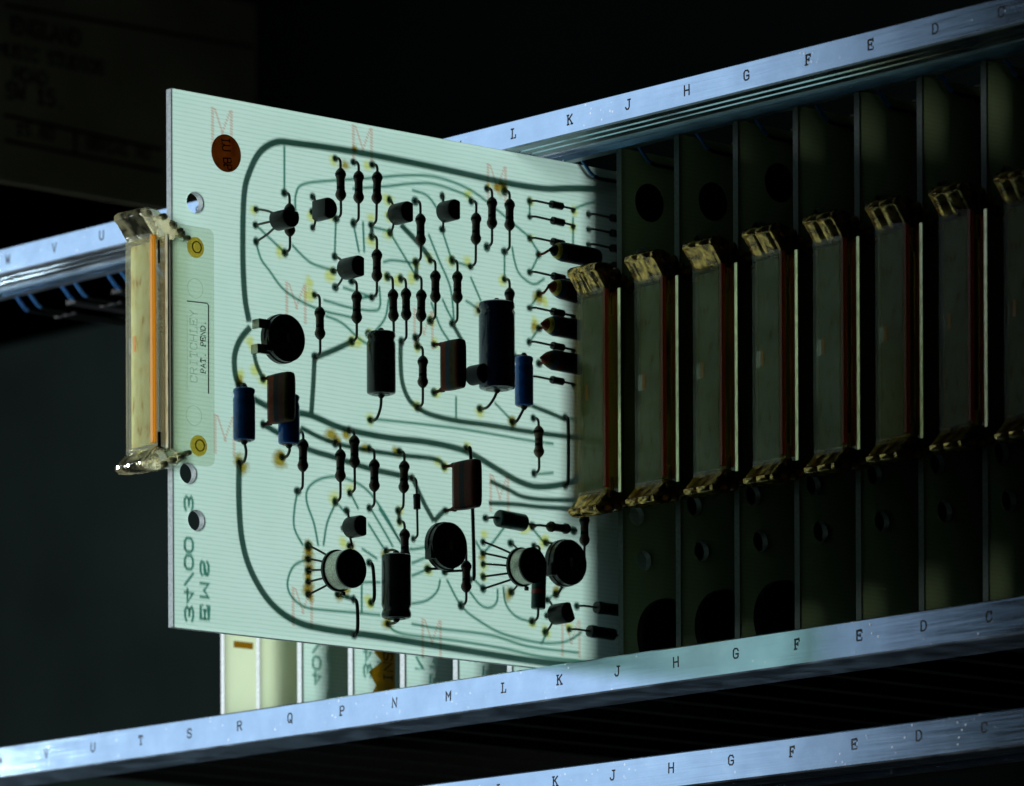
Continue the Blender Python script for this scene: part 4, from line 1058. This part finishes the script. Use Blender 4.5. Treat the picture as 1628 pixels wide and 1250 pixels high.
# faint red maker's marks in the weave, made of short strokes
mk = MB()
def dash(y, z, l): mk.add([(0,y,z),(0,y+l,z),(0,y+l,z+0.34),(0,y,z+0.34)], [(0,1,2,3)])
for k in range(14):
    z = -k*0.62
    dash(0, z, 0.8); dash(5.2, z, 0.8)
    if k < 9: dash(0.8+k*0.27, z-0.2, 0.6)
    if k < 9: dash(5.2-k*0.27-0.3, z-0.2, 0.5)
mk_me = mk.mesh('red_weave_mark', M['pink'], False)
for i, (px, py) in enumerate([(334,172),(558,200),(452,450),(338,660),(462,935),(668,985),(776,755),(772,262),(655,492),(890,985)]):
    for s_ in range(2):
        o = link('red_weave_mark', mk_me, main); o.location = (bp(px+s_*1.2, py+s_*2, 0)+Vector((0.2+0.01*i+0.003*s_, 0, 0)))*MM

# ================================================================== OTHER BOARDS (K slot 7 is the main one)
_c = MB()
for k in range(9): _c.box(-1.68, -1.63, 16+k*14.5+(k%2), 30+k*14.5, 4+(k%3), HB-5-(k%2)*2)
ca_me = _c.mesh('light_blocker', M_SOLID, False)  # unseen sheets added to block light passing through the other boards
DISC = {6: (1032, 323), 5: (1133, 321), 4: (1238, 291)}
_ga = {}
def grip_alt(me, k='grip2'):
    if me.name not in _ga:
        c = me.copy(); c.materials[0] = M[k]; _ga[me.name] = c; _ga[c.name] = c
    return _ga[me.name]
def other_board(i, label, l1=None, l2=None, big=None, sticker=True, x=None):
    b = link('circuit_board', None, None, (slotx(i) if x is None else x, 18, ZB)); b.empty_display_size = 0.02
    tag(b, label, 'circuit board', 'circuit boards in the rack')
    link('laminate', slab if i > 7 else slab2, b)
    link('light_blocker', ca_me, b)
    if i == 8: MB().box(-1.68, -1.63, 2.4, 15.5, 8.0, HB-1.5).build('light_blocker', M_SOLID, b, smooth=False)  # extra sheet added to darken the deep end of the main board
    hc = copy_tree(handle, b)
    for q in hc.children:
        if i < 7 and q.name.startswith('finger_grip'): q.data = grip_alt(q.data)
        if q.name.startswith('side_wall'): q.data = grip_alt(q.data, 'clear2')
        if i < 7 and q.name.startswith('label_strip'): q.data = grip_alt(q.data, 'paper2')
        if q.name.startswith('grip_rib'): q.data = grip_alt(q.data, 'rib2')
        if q.name.startswith('amber_strip'): q.data = grip_alt(q.data, 'amber2')
        if q.name.startswith('latch_pin'): q.data = grip_alt(q.data, 'band_y')  # yellow colour stands in for bright glints by the grips
    if i > 7: copy_tree(stick, b)
    elif i in DISC:
        q = ray_at(*DISC[i], 0, slotx(i))
        MB().lathe([(0.03,4.3),(0.2,4.3),(0.25,4.15)], (0,q[1]-18,q[2]-ZB), 'X', 40).build('round_black_sticker', M['black'], b, angle=30)
    if l1 and i > 7: copper_text(b, l1, l2)
    if big:
        MB().lathe([(0.2,big[2]-0.4),(0.5,big[2]),(2.0,big[2]),(2.4,big[2]-0.5),(2.45,2.5)], (0,big[0],big[1]), 'X', 48).build('round_black_coil', M['black'], b)
    return b
NAMES = {6:('dark circuit board right next to the pulled-out board, at letter J','EMS','14/01'),5:('dark circuit board second right of the pulled-out board, by letter H',)*1+('EMS','14/02'),
 4:('dark circuit board by letter G, between the boards at H and F','EMS','14/03'),3:('dark circuit board by letter F, nearly black face','EMS','14/04'),2:('dark circuit board by letter E, striped weave near its top edge','EMS','14/05'),
 1:('almost black circuit board by letter D, its handle barely lit','EMS','14/06'),0:('nearly black circuit board by letter C, second from the right border of the picture','EMS','14/07'),
 8:('lit circuit board just left of the pulled-out board, its corner peeping out by letter L','EMS','34/02'),9:('lit green circuit board with a shadowed right half by letter M','EMS','34/03'),
 10:('lit green circuit board by letter N with mirrored lettering','EMS','NE/34'),11:('lit circuit board with a torn amber label by letter P','EMS','34/05'),12:('lit green circuit board with large mirrored lettering by letter Q','EMS','40/04')}
NAMES[-1] = ('sliver of the last circuit board, cut off by the right border of the picture', 'EMS', '14/08')
for i in range(-1, 13):
    if i == 7: continue
    lab, l2, l1 = NAMES[i]
    b = other_board(i, lab, l1, l2, big=(12.5,6.5,8.8) if i in (6,5,4) else None, sticker=True)
    if i == 11:
        z = 3.0
        pr = [(6.2,z),(13.0,z),(13.0,z+14),(6.0,z+14),(4.6,z+12.6),(7.4,z+10.2),(6.6,z+9.4),(9.0,z+7.4),(6.0,z+5.4),(5.0,z+4.6),(7.2,z+1.6)]
        lb = MB().prism(pr, 'X', 0.05, 0.2).build('torn_label', M['labelamber'], b)
        t = link('lettering', stroke_mesh('INSP', 1.9, 2.6, 0.35, 2.5, M['ink'], 0.02), lb)
        t.matrix_local = basis((0,0,1), (0,-1,0), (0.24, 10.8, z+7.5))
for x, lab in ((-271.9,'plain cream plastic card, left of the pair, with a brown mark near its top'),(-258.4,'plain cream plastic card, right of the pair, beside the green boards')):
    c = link('blank_card', None, None, (x, 18, ZB)); c.empty_display_size = 0.02
    tag(c, lab, 'blank card', 'cream blank cards')
    MB().box(-1.5, 0, 0, 60, 0, HB, 0.15).build('panel', M['cream'], c)
    MB().box(-1.4, -0.1, -0.15, 0.0, 0, HB).build('front_edge', M['edge'], c)
    if x < -270:
        MB().box(0.02, 0.5, 2.6, 8.5, 18.0, 19.6, 0.1).build('brown_mark', M['labelamber'], c)

# ------------------------------------------------------------------ maker's plate far behind, on a side panel
XP = -520
def pp(px, py): 
    q = ray_at(px, py, 0, XP); return Vector((XP, q[1], q[2]))
c1, c2 = pp(400, 75), pp(410, 265)
plate = link('maker_plate', None, None, (XP, c1.y, c2.z)); plate.empty_display_size = 0.02
tag(plate, 'very dark out-of-focus maker plate with printed address lines at the upper left', 'name plate')
inv = Vector((-XP, -c1.y, -c2.z))
pl = MB().box(1.7, 2, -170, 0, -18, c1.z-c2.z+12).build('plate', M['plate'], plate)
def ptext(txt, px, py, size):
    q = pp(px, py); w_ = size*0.62
    o = link('lettering', stroke_mesh(txt, w_, size, size*0.17, w_*1.32, M['ink'], 0.05, 'lettering', [k*w_*1.32 for k in range(len(txt))]), plate)
    o.matrix_local = basis((0,1,0), (0,0,1), (2.05, q.y-c1.y, q.z-c2.z))
ptext('ENGLAND', 18, 43, 4.4); ptext('MUSIC STUDIOS', -4, 80, 3.6); ptext('ROAD', 20, 119, 3.8); ptext('SW 15.', 10, 146, 4.4)
ptext('15.60', 24, 206, 3.4); ptext('SERIAL NO', 135, 230, 3.2)
for (a, b) in (((0,10),(395,78)),((0,185),(250,240)),((0,225),(250,275)),((112,208),(112,246))):
    A, B = pp(*a), pp(*b)
    MB().tube([(2.1,A.y-c1.y,A.z-c2.z),(2.1,B.y-c1.y,B.z-c2.z)], 0.5, 5).build('printed_line', M['ink'], plate)
